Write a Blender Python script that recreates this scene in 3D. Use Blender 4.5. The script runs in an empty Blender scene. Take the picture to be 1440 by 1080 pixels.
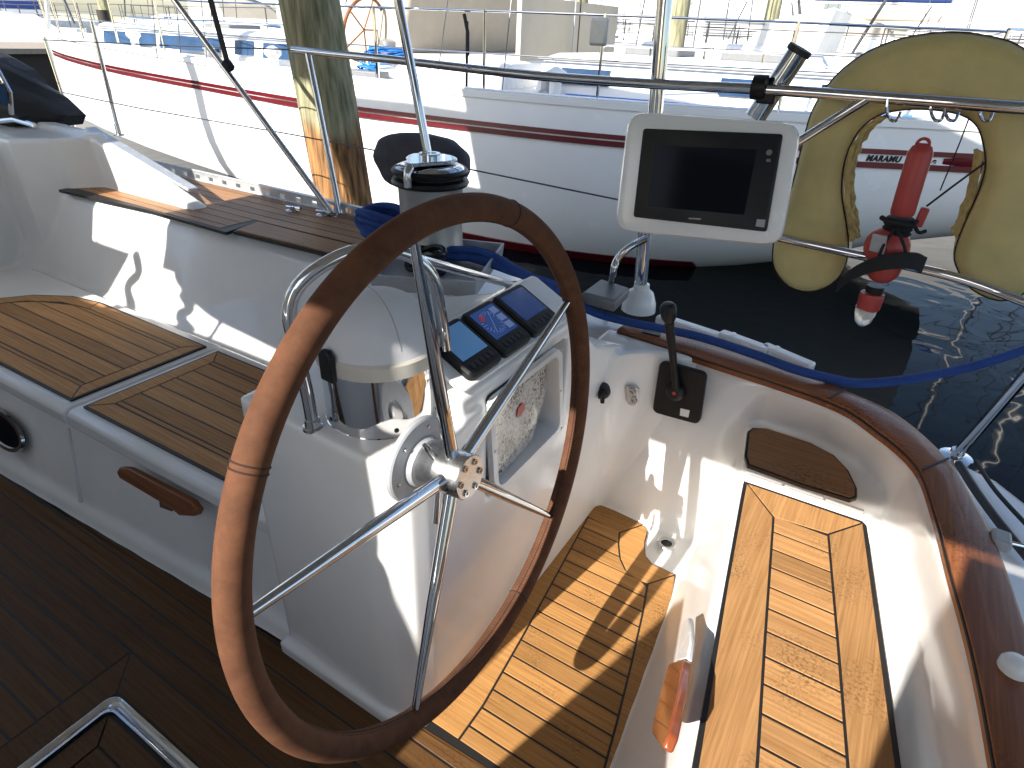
import bpy, bmesh, math, random
import numpy as np
from mathutils import Vector
random.seed(7)
sc = bpy.context.scene
COL = sc.collection
# ------------------------------------------------------------------ camera (solved from the wheel's five spokes)
F = 870.0
Yc = np.array([1336-720, 68-540, F]); Yc /= np.linalg.norm(Yc)
nc = -np.array([0.84780792, 0.21478242, -0.48486105])
nc = nc-Yc*(nc@Yc); nc /= np.linalg.norm(nc)
uc = np.cross(Yc, nc)
if uc[1] > 0: uc = -uc
TILT = math.radians(5)
Xc = -(math.cos(TILT)*nc+math.sin(TILT)*uc)
Zc = math.cos(TILT)*uc-math.sin(TILT)*nc
R = np.array([Xc, Yc, Zc])
RW, WZ = 0.45, 0.80
CAM = np.array([0, 0, WZ])-R@(np.array([-0.18098934, 0.35380593, 2.38750391])*RW)
def ray(px, py): return R@np.array([(px-720)/F, (py-540)/F, 1.0])
def Q(px, py, z):
    d = ray(px, py); return Vector(CAM+(z-CAM[2])/d[2]*d)
def QY(px, py, y):
    d = ray(px, py); return Vector(CAM+(y-CAM[1])/d[1]*d)
def QX(px, py, x):
    d = ray(px, py); return Vector(CAM+(x-CAM[0])/d[0]*d)
def QP(px, py, p0, n):
    d = ray(px, py); return Vector(CAM+((np.array(p0)-CAM)@np.array(n))/(d@np.array(n))*d)
cd = bpy.data.cameras.new('camera'); cam = bpy.data.objects.new('camera', cd); COL.objects.link(cam)
from mathutils import Matrix
M = Matrix.Identity(4)
for i, v in enumerate((R@np.array([1., 0, 0]), R@np.array([0, -1., 0]), R@np.array([0, 0, -1.]))):
    for j in range(3): M[j][i] = v[j]
for j in range(3): M[j][3] = CAM[j]
cam.matrix_world = M
cd.lens = 36*F/1440; cd.sensor_width = 36; cd.clip_end = 5000; cd.clip_start = 0.02
sc.camera = cam
# ------------------------------------------------------------------ materials
def mat(name, col, rough=.5, metal=0, spec=.5, coat=0, bump=0, bscale=60, var=0, vscale=8, trans=0, island=0, emis=None, aniso=None):
    m = bpy.data.materials.new(name); m.use_nodes = True
    nt = m.node_tree; b = nt.nodes['Principled BSDF']
    b.inputs['Base Color'].default_value = (*col, 1)
    b.inputs['Roughness'].default_value = rough; b.inputs['Metallic'].default_value = metal
    b.inputs['Specular IOR Level'].default_value = spec; b.inputs['Coat Weight'].default_value = coat
    b.inputs['Coat Roughness'].default_value = .08
    b.inputs['Transmission Weight'].default_value = trans
    if emis:
        b.inputs['Emission Color'].default_value = (*emis[0], 1); b.inputs['Emission Strength'].default_value = emis[1]
    tc = nt.nodes.new('ShaderNodeTexCoord'); mp = nt.nodes.new('ShaderNodeMapping')
    nt.links.new(tc.outputs['Object'], mp.inputs['Vector'])
    if aniso: mp.inputs['Scale'].default_value = aniso
    if var:
        n = nt.nodes.new('ShaderNodeTexNoise'); n.inputs['Scale'].default_value = vscale; n.inputs['Detail'].default_value = 6
        n.inputs['Roughness'].default_value = .65
        nt.links.new(mp.outputs['Vector'], n.inputs['Vector'])
        r = nt.nodes.new('ShaderNodeValToRGB')
        r.color_ramp.elements[0].position = .3; r.color_ramp.elements[1].position = .72
        r.color_ramp.elements[0].color = (*[c*(1-var) for c in col], 1); r.color_ramp.elements[1].color = (*[min(1, c*(1+var)) for c in col], 1)
        nt.links.new(n.outputs['Fac'], r.inputs['Fac'])
        out = r.outputs['Color']
        if island:
            g = nt.nodes.new('ShaderNodeNewGeometry'); hs = nt.nodes.new('ShaderNodeHueSaturation')
            mr = nt.nodes.new('ShaderNodeMapRange'); mr.inputs['To Min'].default_value = 1-island; mr.inputs['To Max'].default_value = 1+island
            nt.links.new(g.outputs['Random Per Island'], mr.inputs['Value']); nt.links.new(mr.outputs['Result'], hs.inputs['Value'])
            nt.links.new(out, hs.inputs['Color']); out = hs.outputs['Color']
        nt.links.new(out, b.inputs['Base Color'])
        rr = nt.nodes.new('ShaderNodeMapRange'); rr.inputs['To Min'].default_value = max(.03, rough*.75); rr.inputs['To Max'].default_value = min(1, rough*1.3)
        nt.links.new(n.outputs['Fac'], rr.inputs['Value']); nt.links.new(rr.outputs['Result'], b.inputs['Roughness'])
    if bump:
        n2 = nt.nodes.new('ShaderNodeTexNoise'); n2.inputs['Scale'].default_value = bscale; n2.inputs['Detail'].default_value = 5
        nt.links.new(mp.outputs['Vector'], n2.inputs['Vector'])
        bp = nt.nodes.new('ShaderNodeBump'); bp.inputs['Strength'].default_value = bump; bp.inputs['Distance'].default_value = .01
        nt.links.new(n2.outputs['Fac'], bp.inputs['Height']); nt.links.new(bp.outputs['Normal'], b.inputs['Normal'])
    return m
def teak_mat(name, col, along='x', rough=.6, stain=.35, coat=0):
    m = bpy.data.materials.new(name); m.use_nodes = True
    nt = m.node_tree; L = nt.links; b = nt.nodes['Principled BSDF']
    tc = nt.nodes.new('ShaderNodeTexCoord'); mp = nt.nodes.new('ShaderNodeMapping')
    mp.inputs['Scale'].default_value = (2.0, 75, 30) if along == 'x' else (75, 2.0, 30)
    g = nt.nodes.new('ShaderNodeNewGeometry')
    off = nt.nodes.new('ShaderNodeVectorMath'); off.operation = 'MULTIPLY_ADD'
    cb = nt.nodes.new('ShaderNodeCombineXYZ')
    for k in range(3): L.new(g.outputs['Random Per Island'], cb.inputs[k])
    off.inputs[1].default_value = (7, 7, 7)
    L.new(cb.outputs['Vector'], off.inputs[0]); L.new(tc.outputs['Object'], off.inputs[2])
    L.new(off.outputs['Vector'], mp.inputs['Vector'])
    n = nt.nodes.new('ShaderNodeTexNoise'); n.inputs['Scale'].default_value = 2.2; n.inputs['Detail'].default_value = 8; n.inputs['Roughness'].default_value = .62
    n.inputs['Distortion'].default_value = .12
    L.new(mp.outputs['Vector'], n.inputs['Vector'])
    r = nt.nodes.new('ShaderNodeValToRGB'); e = r.color_ramp.elements
    e[0].position = .28; e[0].color = (col[0]*.62, col[1]*.56, col[2]*.5, 1)
    e[1].position = .7; e[1].color = (col[0]*1.12, col[1]*1.12, col[2]*1.15, 1)
    L.new(n.outputs['Fac'], r.inputs['Fac'])
    hs = nt.nodes.new('ShaderNodeHueSaturation'); mr = nt.nodes.new('ShaderNodeMapRange')
    mr.inputs['To Min'].default_value = .8; mr.inputs['To Max'].default_value = 1.17
    L.new(g.outputs['Random Per Island'], mr.inputs['Value']); L.new(mr.outputs['Result'], hs.inputs['Value']); L.new(r.outputs['Color'], hs.inputs['Color'])
    # wear: broad mottling and dark mildew specks
    n3 = nt.nodes.new('ShaderNodeTexNoise'); n3.inputs['Scale'].default_value = 5; n3.inputs['Detail'].default_value = 3
    n4 = nt.nodes.new('ShaderNodeTexNoise'); n4.inputs['Scale'].default_value = 150; n4.inputs['Detail'].default_value = 4
    for q in (n3, n4): L.new(tc.outputs['Object'], q.inputs['Vector'])
    mu = nt.nodes.new('ShaderNodeMath'); mu.operation = 'MULTIPLY'
    a1 = nt.nodes.new('ShaderNodeMapRange'); a1.inputs['From Min'].default_value = .5; a1.inputs['From Max'].default_value = .72
    a2 = nt.nodes.new('ShaderNodeMapRange'); a2.inputs['From Min'].default_value = .48; a2.inputs['From Max'].default_value = .62
    L.new(n3.outputs['Fac'], a1.inputs['Value']); L.new(n4.outputs['Fac'], a2.inputs['Value'])
    L.new(a1.outputs['Result'], mu.inputs[0]); L.new(a2.outputs['Result'], mu.inputs[1])
    m2 = nt.nodes.new('ShaderNodeMath'); m2.operation = 'MULTIPLY'; m2.inputs[1].default_value = stain*2
    m2.use_clamp = True
    L.new(mu.outputs['Value'], m2.inputs[0])
    mx = nt.nodes.new('ShaderNodeMix'); mx.data_type = 'RGBA'
    mx.inputs['B'].default_value = (col[0]*.3, col[1]*.28, col[2]*.3, 1)
    L.new(m2.outputs['Value'], mx.inputs['Factor']); L.new(hs.outputs['Color'], mx.inputs['A'])
    L.new(mx.outputs['Result'], b.inputs['Base Color'])
    b.inputs['Roughness'].default_value = rough; b.inputs['Coat Weight'].default_value = coat; b.inputs['Coat Roughness'].default_value = .12; b.inputs['Specular IOR Level'].default_value = .18
    bp = nt.nodes.new('ShaderNodeBump'); bp.inputs['Strength'].default_value = .25; bp.inputs['Distance'].default_value = .002
    L.new(n.outputs['Fac'], bp.inputs['Height']); L.new(bp.outputs['Normal'], b.inputs['Normal'])
    return m
m = {}
m['gel'] = mat('gelcoat', (.80, .79, .77), .22, var=.035, vscale=5, bump=.03, bscale=9, coat=.3)
m['lid'] = mat('lid_gelcoat', (.78, .775, .765), .2, var=.03, vscale=6, bump=.02, bscale=12, coat=.3)
m['whiteplastic'] = mat('white_plastic', (.78, .78, .77), .25, var=.02, vscale=20, coat=.2)
m['teakx'] = teak_mat('teak_fore_aft', (.41, .225, .092), 'x', stain=.5)
m['teaky'] = teak_mat('teak_athwart', (.41, .225, .092), 'y', stain=.6)
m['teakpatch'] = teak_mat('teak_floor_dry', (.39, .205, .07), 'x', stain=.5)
m['teakseat'] = teak_mat('teak_seat', (.47, .265, .115), 'x', stain=.15)
m['teakdark'] = teak_mat('teak_weathered', (.34, .185, .09), 'x', rough=.45, stain=.5)
m['teaksole'] = teak_mat('teak_sole_wet_shaded', (.115, .058, .022), 'x', rough=.42, stain=.3)  # wet teak, with the cockpit's shade darkened into the colour as well
m['varnish'] = teak_mat('varnished_teak', (.27, .10, .04), 'x', rough=.4, coat=.25, stain=.5)
m['varnishy'] = teak_mat('varnished_teak_athwart', (.27, .10, .04), 'y', rough=.4, coat=.25, stain=.5)
m['orange'] = mat('orange_varnish', (.24, .06, .018), .25, var=.25, vscale=30, coat=.7)
m['caulk'] = mat('caulk', (.012, .011, .011), .5)
m['steel'] = mat('stainless_steel', (.58, .59, .61), .06, 1, var=.03, vscale=30)
m['brushed'] = mat('brushed_steel', (.6, .6, .6), .28, 1, var=.08, vscale=40)
m['alu'] = mat('anodised_aluminium', (.62, .64, .66), .36, .6, var=.1, vscale=20)
m['leather'] = mat('brown_leather', (.108, .047, .025), .8, spec=.15, var=.3, vscale=30, bump=.06, bscale=420)
m['thread'] = mat('dark_thread', (.03, .012, .008), .8)
m['black'] = mat('black_plastic', (.010, .010, .011), .42, spec=.3, var=.2, vscale=30)
m['greydome'] = mat('matte_dome', (.60, .60, .62), .62, spec=.3, var=.05, vscale=9)
m['rubber'] = mat('black_rubber', (.02, .02, .022), .65)
m['drum'] = mat('winch_drum', (.35, .36, .36), .38, .6, var=.08, vscale=30)
m['screen'] = mat('dark_screen', (.004, .006, .01), .1, spec=.07)
m['lcdblue'] = mat('lcd_blue', (.015, .04, .16), .15, emis=((.03, .09, .36), .13))
m['lcdlight'] = mat('lcd_light', (.05, .15, .3), .15, emis=((.10, .24, .48), .16))
m['lcddark'] = mat('lcd_dark', (.008, .015, .06), .12, emis=((.008, .02, .09), .35))
m['ink'] = mat('screen_ink', (.16, .24, .5), .3, emis=((.4, .5, .9), .06))
m['redink'] = mat('screen_red', (.35, .03, .06), .3, emis=((.8, .1, .2), .06))
m['cream'] = mat('cream_plastic', (.5, .47, .41), .4, var=.06, vscale=30)
m['rope'] = mat('blue_rope', (.012, .055, .25), .75, var=.3, vscale=90, bump=.6, bscale=300)
m['ropebright'] = mat('bright_blue_rope', (.02, .2, .6), .7, var=.3, vscale=60, bump=.5, bscale=120)
m['bag'] = mat('grey_bag_fabric', (.06, .055, .07), .85, var=.15, vscale=30, bump=.3, bscale=60)
m['buoy'] = mat('yellow_vinyl', (.57, .47, .20), .5, var=.13, vscale=7, bump=.12, bscale=14)
m['lining'] = mat('worn_lining', (.52, .40, .16), .8, var=.35, vscale=30, bump=.8, bscale=60)
m['red'] = mat('red_plastic', (.44, .055, .045), .42, var=.12, vscale=14)
m['lens'] = mat('clear_lens', (.8, .78, .72), .15, trans=.5)
m['strap'] = mat('black_strap', (.01, .01, .012), .8)
m['greybox'] = mat('grey_plastic', (.16, .165, .17), .5, var=.08, vscale=30)
m['tray'] = mat('grey_tray', (.33, .34, .36), .45, var=.1, vscale=20)
m['red_stripe'] = mat('red_stripe', (.11, .008, .013), .3, var=.15, vscale=3)
m['boat'] = mat('boat_white', (.80, .80, .79), .25, var=.03, vscale=1.5)
m['deckteak'] = mat('pale_deck_teak', (.48, .35, .22), .75, var=.15, vscale=6, aniso=(1, 12, 1))
m['window'] = mat('blue_window', (.02, .05, .11), .08, var=.3, vscale=3)
m['beige'] = mat('beige_canvas', (.38, .33, .26), .8, var=.08, vscale=5)
m['bluecanvas'] = mat('blue_canvas', (.02, .05, .2), .8, var=.15, vscale=6)
m['whitecanvas'] = mat('white_canvas', (.68, .67, .63), .85, var=.06, vscale=4, bump=.2, bscale=20)
m['tan'] = mat('tan_canvas', (.45, .4, .32), .85, var=.06, vscale=4)
m['blackcanvas'] = mat('black_canvas', (.012, .012, .014), .7, var=.3, vscale=8, bump=.5, bscale=15)
m['mast'] = mat('mast_aluminium', (.7, .7, .7), .35, .5, var=.05, vscale=3)
m['wire'] = mat('rigging_wire', (.1, .1, .105), .4, .6)
m['dockwood'] = mat('dock_wood', (.30, .25, .20), .85, var=.3, vscale=8, aniso=(1, 10, 1))
m['darkwood'] = mat('dark_wet_timber', (.035, .028, .022), .7, var=.3, vscale=5)
m['sand'] = mat('shore', (.25, .24, .18), .9, var=.2, vscale=.3)
def speckle():
    q = bpy.data.materials.new('speckled_window'); q.use_nodes = True; nt = q.node_tree; b = nt.nodes['Principled BSDF']
    tc = nt.nodes.new('ShaderNodeTexCoord'); v = nt.nodes.new('ShaderNodeTexVoronoi'); v.inputs['Scale'].default_value = 170
    n = nt.nodes.new('ShaderNodeTexNoise'); n.inputs['Scale'].default_value = 16; n.inputs['Detail'].default_value = 3
    r = nt.nodes.new('ShaderNodeValToRGB'); r.color_ramp.interpolation = 'CONSTANT'; e = r.color_ramp.elements
    e[0].position = 0; e[0].color = (.03, .028, .025, 1); e[1].position = .42; e[1].color = (.34, .32, .29, 1)
    e.new(.62).color = (.55, .53, .5, 1); e.new(.2).color = (.1, .09, .08, 1)
    ad = nt.nodes.new('ShaderNodeMath'); ad.operation = 'MULTIPLY_ADD'; ad.inputs[1].default_value = .55
    nt.links.new(tc.outputs['Object'], v.inputs['Vector']); nt.links.new(tc.outputs['Object'], n.inputs['Vector'])
    sp = nt.nodes.new('ShaderNodeSeparateColor'); nt.links.new(v.outputs['Color'], sp.inputs['Color'])
    sb = nt.nodes.new('ShaderNodeMath'); sb.operation = 'SUBTRACT'; sb.inputs[1].default_value = .12
    nt.links.new(n.outputs['Fac'], sb.inputs[0])
    nt.links.new(sp.outputs['Red'], ad.inputs[0]); nt.links.new(sb.outputs['Value'], ad.inputs[2])
    nt.links.new(ad.outputs['Value'], r.inputs['Fac']); nt.links.new(r.outputs['Color'], b.inputs['Base Color'])
    b.inputs['Roughness'].default_value = .12
    return q
m['speckle'] = speckle()
def piling_mat():
    q = mat('piling_wood', (.36, .24, .12), .9, bump=1.0, bscale=10, aniso=(9, 9, .7)); nt = q.node_tree; L = nt.links; b = nt.nodes['Principled BSDF']
    tc = nt.nodes.new('ShaderNodeTexCoord'); mp = nt.nodes.new('ShaderNodeMapping'); mp.inputs['Scale'].default_value = (14, 14, 1.2)
    L.new(tc.outputs['Object'], mp.inputs['Vector'])
    n = nt.nodes.new('ShaderNodeTexNoise'); n.inputs['Scale'].default_value = 3; n.inputs['Detail'].default_value = 8; L.new(mp.outputs['Vector'], n.inputs['Vector'])
    r = nt.nodes.new('ShaderNodeValToRGB'); r.color_ramp.elements[0].position = .36; r.color_ramp.elements[0].color = (.09, .04, .015, 1)
    r.color_ramp.elements[1].position = .66; r.color_ramp.elements[1].color = (.42, .215, .08, 1); L.new(n.outputs['Fac'], r.inputs['Fac'])
    r2 = nt.nodes.new('ShaderNodeValToRGB'); r2.color_ramp.elements[0].position = .3; r2.color_ramp.elements[0].color = (.13, .14, .075, 1)
    r2.color_ramp.elements[1].position = .7; r2.color_ramp.elements[1].color = (.46, .41, .26, 1); L.new(n.outputs['Fac'], r2.inputs['Fac'])
    s = nt.nodes.new('ShaderNodeSeparateXYZ'); L.new(tc.outputs['Object'], s.inputs['Vector'])
    n5 = nt.nodes.new('ShaderNodeTexNoise'); n5.inputs['Scale'].default_value = 6; L.new(tc.outputs['Object'], n5.inputs['Vector'])
    ad = nt.nodes.new('ShaderNodeMath'); ad.operation = 'MULTIPLY_ADD'; ad.inputs[1].default_value = .25; L.new(n5.outputs['Fac'], ad.inputs[0]); L.new(s.outputs['Z'], ad.inputs[2])
    mr = nt.nodes.new('ShaderNodeMapRange'); mr.inputs['From Min'].default_value = 1.42; mr.inputs['From Max'].default_value = 1.5; L.new(ad.outputs['Value'], mr.inputs['Value'])
    mx = nt.nodes.new('ShaderNodeMix'); mx.data_type = 'RGBA'; L.new(mr.outputs['Result'], mx.inputs['Factor']); L.new(r.outputs['Color'], mx.inputs['A']); L.new(r2.outputs['Color'], mx.inputs['B'])
    L.new(mx.outputs['Result'], b.inputs['Base Color'])
    return q
m['piling'] = piling_mat()
def water_mat():
    q = bpy.data.materials.new('harbour_water'); q.use_nodes = True; nt = q.node_tree; b = nt.nodes['Principled BSDF']
    b.inputs['Base Color'].default_value = (.004, .006, .007, 1); b.inputs['Roughness'].default_value = .03; b.inputs['IOR'].default_value = 1.33; b.inputs['Specular IOR Level'].default_value = .1
    tc = nt.nodes.new('ShaderNodeTexCoord')
    n = nt.nodes.new('ShaderNodeTexNoise'); n.inputs['Scale'].default_value = 2.2; n.inputs['Detail'].default_value = 2; n.inputs['Distortion'].default_value = .6
    nt.links.new(tc.outputs['Object'], n.inputs['Vector'])
    bp = nt.nodes.new('ShaderNodeBump'); bp.inputs['Strength'].default_value = .09; bp.inputs['Distance'].default_value = .08
    nt.links.new(n.outputs['Fac'], bp.inputs['Height']); nt.links.new(bp.outputs['Normal'], b.inputs['Normal'])
    return q
m['water'] = water_mat()
# ------------------------------------------------------------------ mesh helpers
def cat(pts, n=6, closed=False):
    P = [Vector(p) for p in pts]; out = []; N = len(P)
    rng = range(N if closed else N-1)
    for i in rng:
        p0 = P[(i-1) % N] if closed or i > 0 else P[0]*2-P[1]
        p1 = P[i]; p2 = P[(i+1) % N]
        p3 = P[(i+2) % N] if closed or i+2 < N else p2*2-p1
        for k in range(n):
            t = k/n
            out.append(.5*((2*p1)+(p2-p0)*t+(2*p0-5*p1+4*p2-p3)*t*t+(3*p1-p0-3*p2+p3)*t**3))
    if not closed: out.append(P[-1])
    return out
def frame(ax):
    ax = Vector(ax).normalized(); u = ax.cross(Vector((0, 0, 1)))
    if u.length < .05: u = ax.cross(Vector((1, 0, 0)))
    u.normalize(); return ax, u, ax.cross(u).normalized()
class MB:
    def __init__(s): s.v = []; s.f = []
    def add(s, vs, fs):
        o = len(s.v); s.v += [Vector(p) for p in vs]; s.f += [tuple(i+o for i in f) for f in fs]; return s
    def box(s, lo, hi):
        x0, y0, z0 = lo; x1, y1, z1 = hi
        return s.add([(x0, y0, z0), (x1, y0, z0), (x1, y1, z0), (x0, y1, z0), (x0, y0, z1), (x1, y0, z1), (x1, y1, z1), (x0, y1, z1)],
                     [(3, 2, 1, 0), (4, 5, 6, 7), (0, 1, 5, 4), (1, 2, 6, 5), (2, 3, 7, 6), (3, 0, 4, 7)])
    def bar(s, a, b, w, h, up=(0, 0, 1)):
        a = Vector(a); b = Vector(b); d = (b-a).normalized(); u = d.cross(Vector(up)).normalized()*w/2; t = u.cross(d).normalized()*h/2
        vs = [a-u-t, a+u-t, a+u+t, a-u+t, b-u-t, b+u-t, b+u+t, b-u+t]
        return s.add(vs, [(0, 1, 2, 3), (7, 6, 5, 4), (1, 0, 4, 5), (2, 1, 5, 6), (3, 2, 6, 7), (0, 3, 7, 4)])
    def prism(s, poly, vec):
        n = len(poly); P = [Vector(p) for p in poly]; vec = Vector(vec)
        nr = Vector((0, 0, 0))
        for i in range(n): nr += P[i].cross(P[(i+1) % n])
        if nr.dot(vec) < 0: P.reverse()
        return s.add(P+[p+vec for p in P], [tuple(range(n-1, -1, -1)), tuple(range(n, 2*n))]+[(i, (i+1) % n, n+(i+1) % n, n+i) for i in range(n)])
    def loft(s, rings, cap=True, closed=True):
        n = len(rings[0]); vs = [p for r in rings for p in r]; fs = []
        for k in range(len(rings)-1):
            for i in range(n if closed else n-1):
                j = (i+1) % n; fs.append((k*n+i, k*n+j, (k+1)*n+j, (k+1)*n+i))
        if cap and closed:
            fs.append(tuple(range(n-1, -1, -1))); fs.append(tuple((len(rings)-1)*n+i for i in range(n)))
        return s.add(vs, fs)
    def tube(s, path, r, seg=12, closed=False):
        P = [Vector(p) for p in path]; n = len(P); rings = []
        rr = r if isinstance(r, (list, tuple)) else [r]*n
        T = []
        for i in range(n):
            a = P[(i-1) % n] if closed or i > 0 else P[i]; b = P[(i+1) % n] if closed or i < n-1 else P[i]
            T.append((b-a).normalized())
        _, u, w = frame(T[0])
        for i in range(n):
            u = (u-T[i]*u.dot(T[i])).normalized(); w = T[i].cross(u)
            rings.append([P[i]+(u*math.cos(2*math.pi*k/seg)+w*math.sin(2*math.pi*k/seg))*rr[i] for k in range(seg)])
        if closed:
            # closing twist is ignored for near-planar loops
            o = len(s.v); s.loft(rings, cap=False)
            for k in range(seg): s.f.append((o+(n-1)*seg+k, o+(n-1)*seg+(k+1) % seg, o+(k+1) % seg, o+k))
            return s
        return s.loft(rings)
    def lathe(s, org, ax, prof, seg=32):
        a, u, w = frame(ax); org = Vector(org)
        return s.loft([[org+a*h+(u*math.cos(2*math.pi*k/seg)+w*math.sin(2*math.pi*k/seg))*max(r, 1e-4) for k in range(seg)] for r, h in prof])
    def ball(s, c, r, seg=16, sc=(1, 1, 1)):
        c = Vector(c); rings = []
        for i in range(1, 10):
            t = math.pi*i/10
            rings.append([c+Vector((r*sc[0]*math.sin(t)*math.cos(2*math.pi*k/seg), r*sc[1]*math.sin(t)*math.sin(2*math.pi*k/seg), -r*sc[2]*math.cos(t))) for k in range(seg)])
        return s.loft(rings)
    def build(s, name, mt, parent=None, smooth=True, bevel=0, ang=38, segs=2):
        org = Vector((0, 0, 0)); p = parent
        while p: org += Vector(p.location); p = p.parent
        me = bpy.data.meshes.new(name); me.from_pydata([tuple(v-org) for v in s.v], [], s.f)
        bm = bmesh.new(); bm.from_mesh(me); bmesh.ops.recalc_face_normals(bm, faces=bm.faces); bm.to_mesh(me); bm.free()
        if mt: me.materials.append(m[mt] if isinstance(mt, str) else mt)
        if smooth:
            for q in me.polygons: q.use_smooth = True
            me.set_sharp_from_angle(angle=math.radians(ang))
        o = bpy.data.objects.new(name, me); COL.objects.link(o)
        if parent: o.parent = parent
        if bevel:
            b = o.modifiers.new('bevel', 'BEVEL'); b.width = bevel; b.segments = segs; b.limit_method = 'ANGLE'; b.angle_limit = math.radians(35)
        return o
def thing(name, label, cat_, loc, group=None):
    o = bpy.data.objects.new(name, None); COL.objects.link(o); o.location = loc; o.empty_display_size = .05
    o['label'] = label; o['category'] = cat_
    if group: o['group'] = group
    return o
def tag(o, label, cat_, group=None):
    o['label'] = label; o['category'] = cat_
    if group: o['group'] = group
    return o
def struct(o): o['kind'] = 'structure'; return o
def inset(poly, d):
    P = [Vector((p[0], p[1])) for p in poly]; n = len(P)
    A = sum(P[i].x*P[(i+1) % n].y-P[(i+1) % n].x*P[i].y for i in range(n))
    sg = 1 if A > 0 else -1; out = []
    for i in range(n):
        a, b, c = P[i-1], P[i], P[(i+1) % n]
        e1 = (b-a).normalized(); e2 = (c-b).normalized()
        n1 = Vector((-e1.y, e1.x))*sg; n2 = Vector((-e2.y, e2.x))*sg
        q = n1+n2; k = max(.4, 1+n1.dot(n2)); out.append(b+q*(d/k))
    return out
def board(mb, poly, z, gap=.0056, h=.008, zf=None):
    P = inset(poly, gap/2)
    mb.prism([(p.x, p.y, (zf(p.x) if zf else z)-h) for p in P], (0, 0, h))
def interp(pl, y):
    # pl: list of (x,y) sorted by y descending or ascending -> x at y
    P = sorted(pl, key=lambda p: p[1])
    if y <= P[0][1]: a, b = P[0], P[1]
    elif y >= P[-1][1]: a, b = P[-2], P[-1]
    else:
        for a, b in zip(P, P[1:]):
            if a[1] <= y <= b[1]: break
    return a[0]+(b[0]-a[0])*(y-a[1])/max(1e-6, b[1]-a[1])
def strips(mb, left, right, ys, z, **kw):
    for y0, y1 in zip(ys, ys[1:]):
        n = 4; yy = [y0+(y1-y0)*k/n for k in range(n+1)]
        lp = [(interp(left, y), y) for y in yy]; rp = [(interp(right, y), y) for y in yy]
        if lp[0][0] >= rp[0][0]-.01 and lp[-1][0] >= rp[-1][0]-.01: continue
        board(mb, lp+rp[::-1], z, **kw)
def xy(pts, z): return [(Q(*p, z).x, Q(*p, z).y) for p in pts]
# ================================================================== OWN YACHT: moulding
def zd(x): return .75 if x < -1.5 else (.61 if x > 0 else .75-.14*(x+1.5)/1.5)
def lin(x, a, b):  # a=(x0,v0) b=(x1,v1)
    return a[1]+(b[1]-a[1])*(x-a[0])/(b[0]-a[0])
def yb(x): return -.125+.058*(x+2.01)
def ys_(x): return .012+.03*(x+1.56)
def yc_(x): return interp([(.70, -3.4), (.785, -1.71), (.885, -1.09), (.985, -.45)], x)
sole_z = -.006
mould = MB()
rings = []
for x in (-3.4, -2.7, -1.9, -1.2, -.47):
    z = zd(x)-.012
    rings.append([(x, yb(x), -.3), (x, yb(x), 0), (x, yb(x)+.01, .03), (x, yb(x)+.035, .05), (x, ys_(x)+.03, .355), (x, .53, .355), (x, .575, .38), (x, yc_(x)-.02, z-.04), (x, yc_(x)+.02, z),
                  (x, 1.29, z), (x, 1.33, -.75), (x, .6, -.85)])
mould.loft(rings)
W = [((-.6, .95), (-.6, 1.0), (-.6, 1.03), (-.6, 1.3)), ((-.1, .965), (-.1, 1.02), Q(870, 465, .62), (-.15, 1.25)), ((.15, .975), (.15, 1.02), Q(1000, 505, .62), (.13, 1.22)),
     ((.25, .985), (.25, 1.03), (.26, 1.06), (.25, 1.2)), ((.31, 1.08), (.33, 1.105), (.33, 1.06), (.33, 1.195)), ((.5, 1.10), (.5, 1.11), Q(1165, 560, .62), (.5, 1.17)),
     ((.62, 1.03), (.625, 1.05), Q(1230, 598, .62), (.645, 1.1)), ((.69, .93), (.70, .94), Q(1290, 650, .62), (.78, .96)), ((.735, .75), (.745, .75), (.76, .64), (.855, .7)),
     ((.77, .6), (.775, .6), Q(1340, 800, .62), (.89, .5)), ((.81, .35), (.82, .35), (.822, .25), (.925, .25)), ((.85, .1), (.86, .1), (.848, .03), (.95, .03)),
     ((.9, -.4), (.9, -.4), (.885, -.4), (.98, -.4)), ((.95, -1.2), (.95, -1.2), (.935, -1.2), (1.03, -1.2))]
rings = []
for b, c, t, o in W:
    rings.append([(b[0], b[1], -.3), (b[0], b[1], 0), (c[0], c[1], .42), (t[0], t[1], .585), (t[0]+(o[0]-t[0])*.15, t[1]+(o[1]-t[1])*.15, .607), (o[0], o[1], .607), (o[0]+(o[0]-t[0])*.05, o[1]+(o[1]-t[1])*.1, -.75)])
mould.loft(rings)
mould.box((-3.4, -1.5, -.2), (.95, 1.0, sole_z-.006))
# helm seat moulding and the shelf at its starboard end
mould.loft([[(.255, 1.15, -.1), (.262, .80, -.1), (.325, .05, -.1), (.42, -.9, -.1), (1.0, -.9, -.1), (.8, 1.05, -.1)],
            [(.255, 1.15, .0), (.262, .80, .0), (.325, .05, .0), (.42, -.9, .0), (1.0, -.9, .0), (.8, 1.05, .0)],
            [(.31, 1.15, .375), (.345, .86, .375), (.462, -.02, .375), (.58, -.9, .375), (1.0, -.9, .375), (.8, 1.05, .375)]])
mould.loft([[(.31, 1.13, .2), (.345, .862, .2), (.66, .872, .2), (.72, .9, .2), (.66, 1.12, .2)], [(.31, 1.13, .44), (.345, .862, .44), (.66, .872, .44), (.72, .9, .44), (.66, 1.12, .44)]])
# raised ledge along the aft wall
mould.loft([[(.725, .88, .2), (.80, .2, .2), (.88, -.9, .2), (1.0, -.9, .2), (.9, .2, .2), (.8, .9, .2)], [(.735, .88, .41), (.815, .2, .41), (.9, -.9, .41), (1.0, -.9, .41), (.9, .2, .41), (.8, .9, .41)]])
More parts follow.
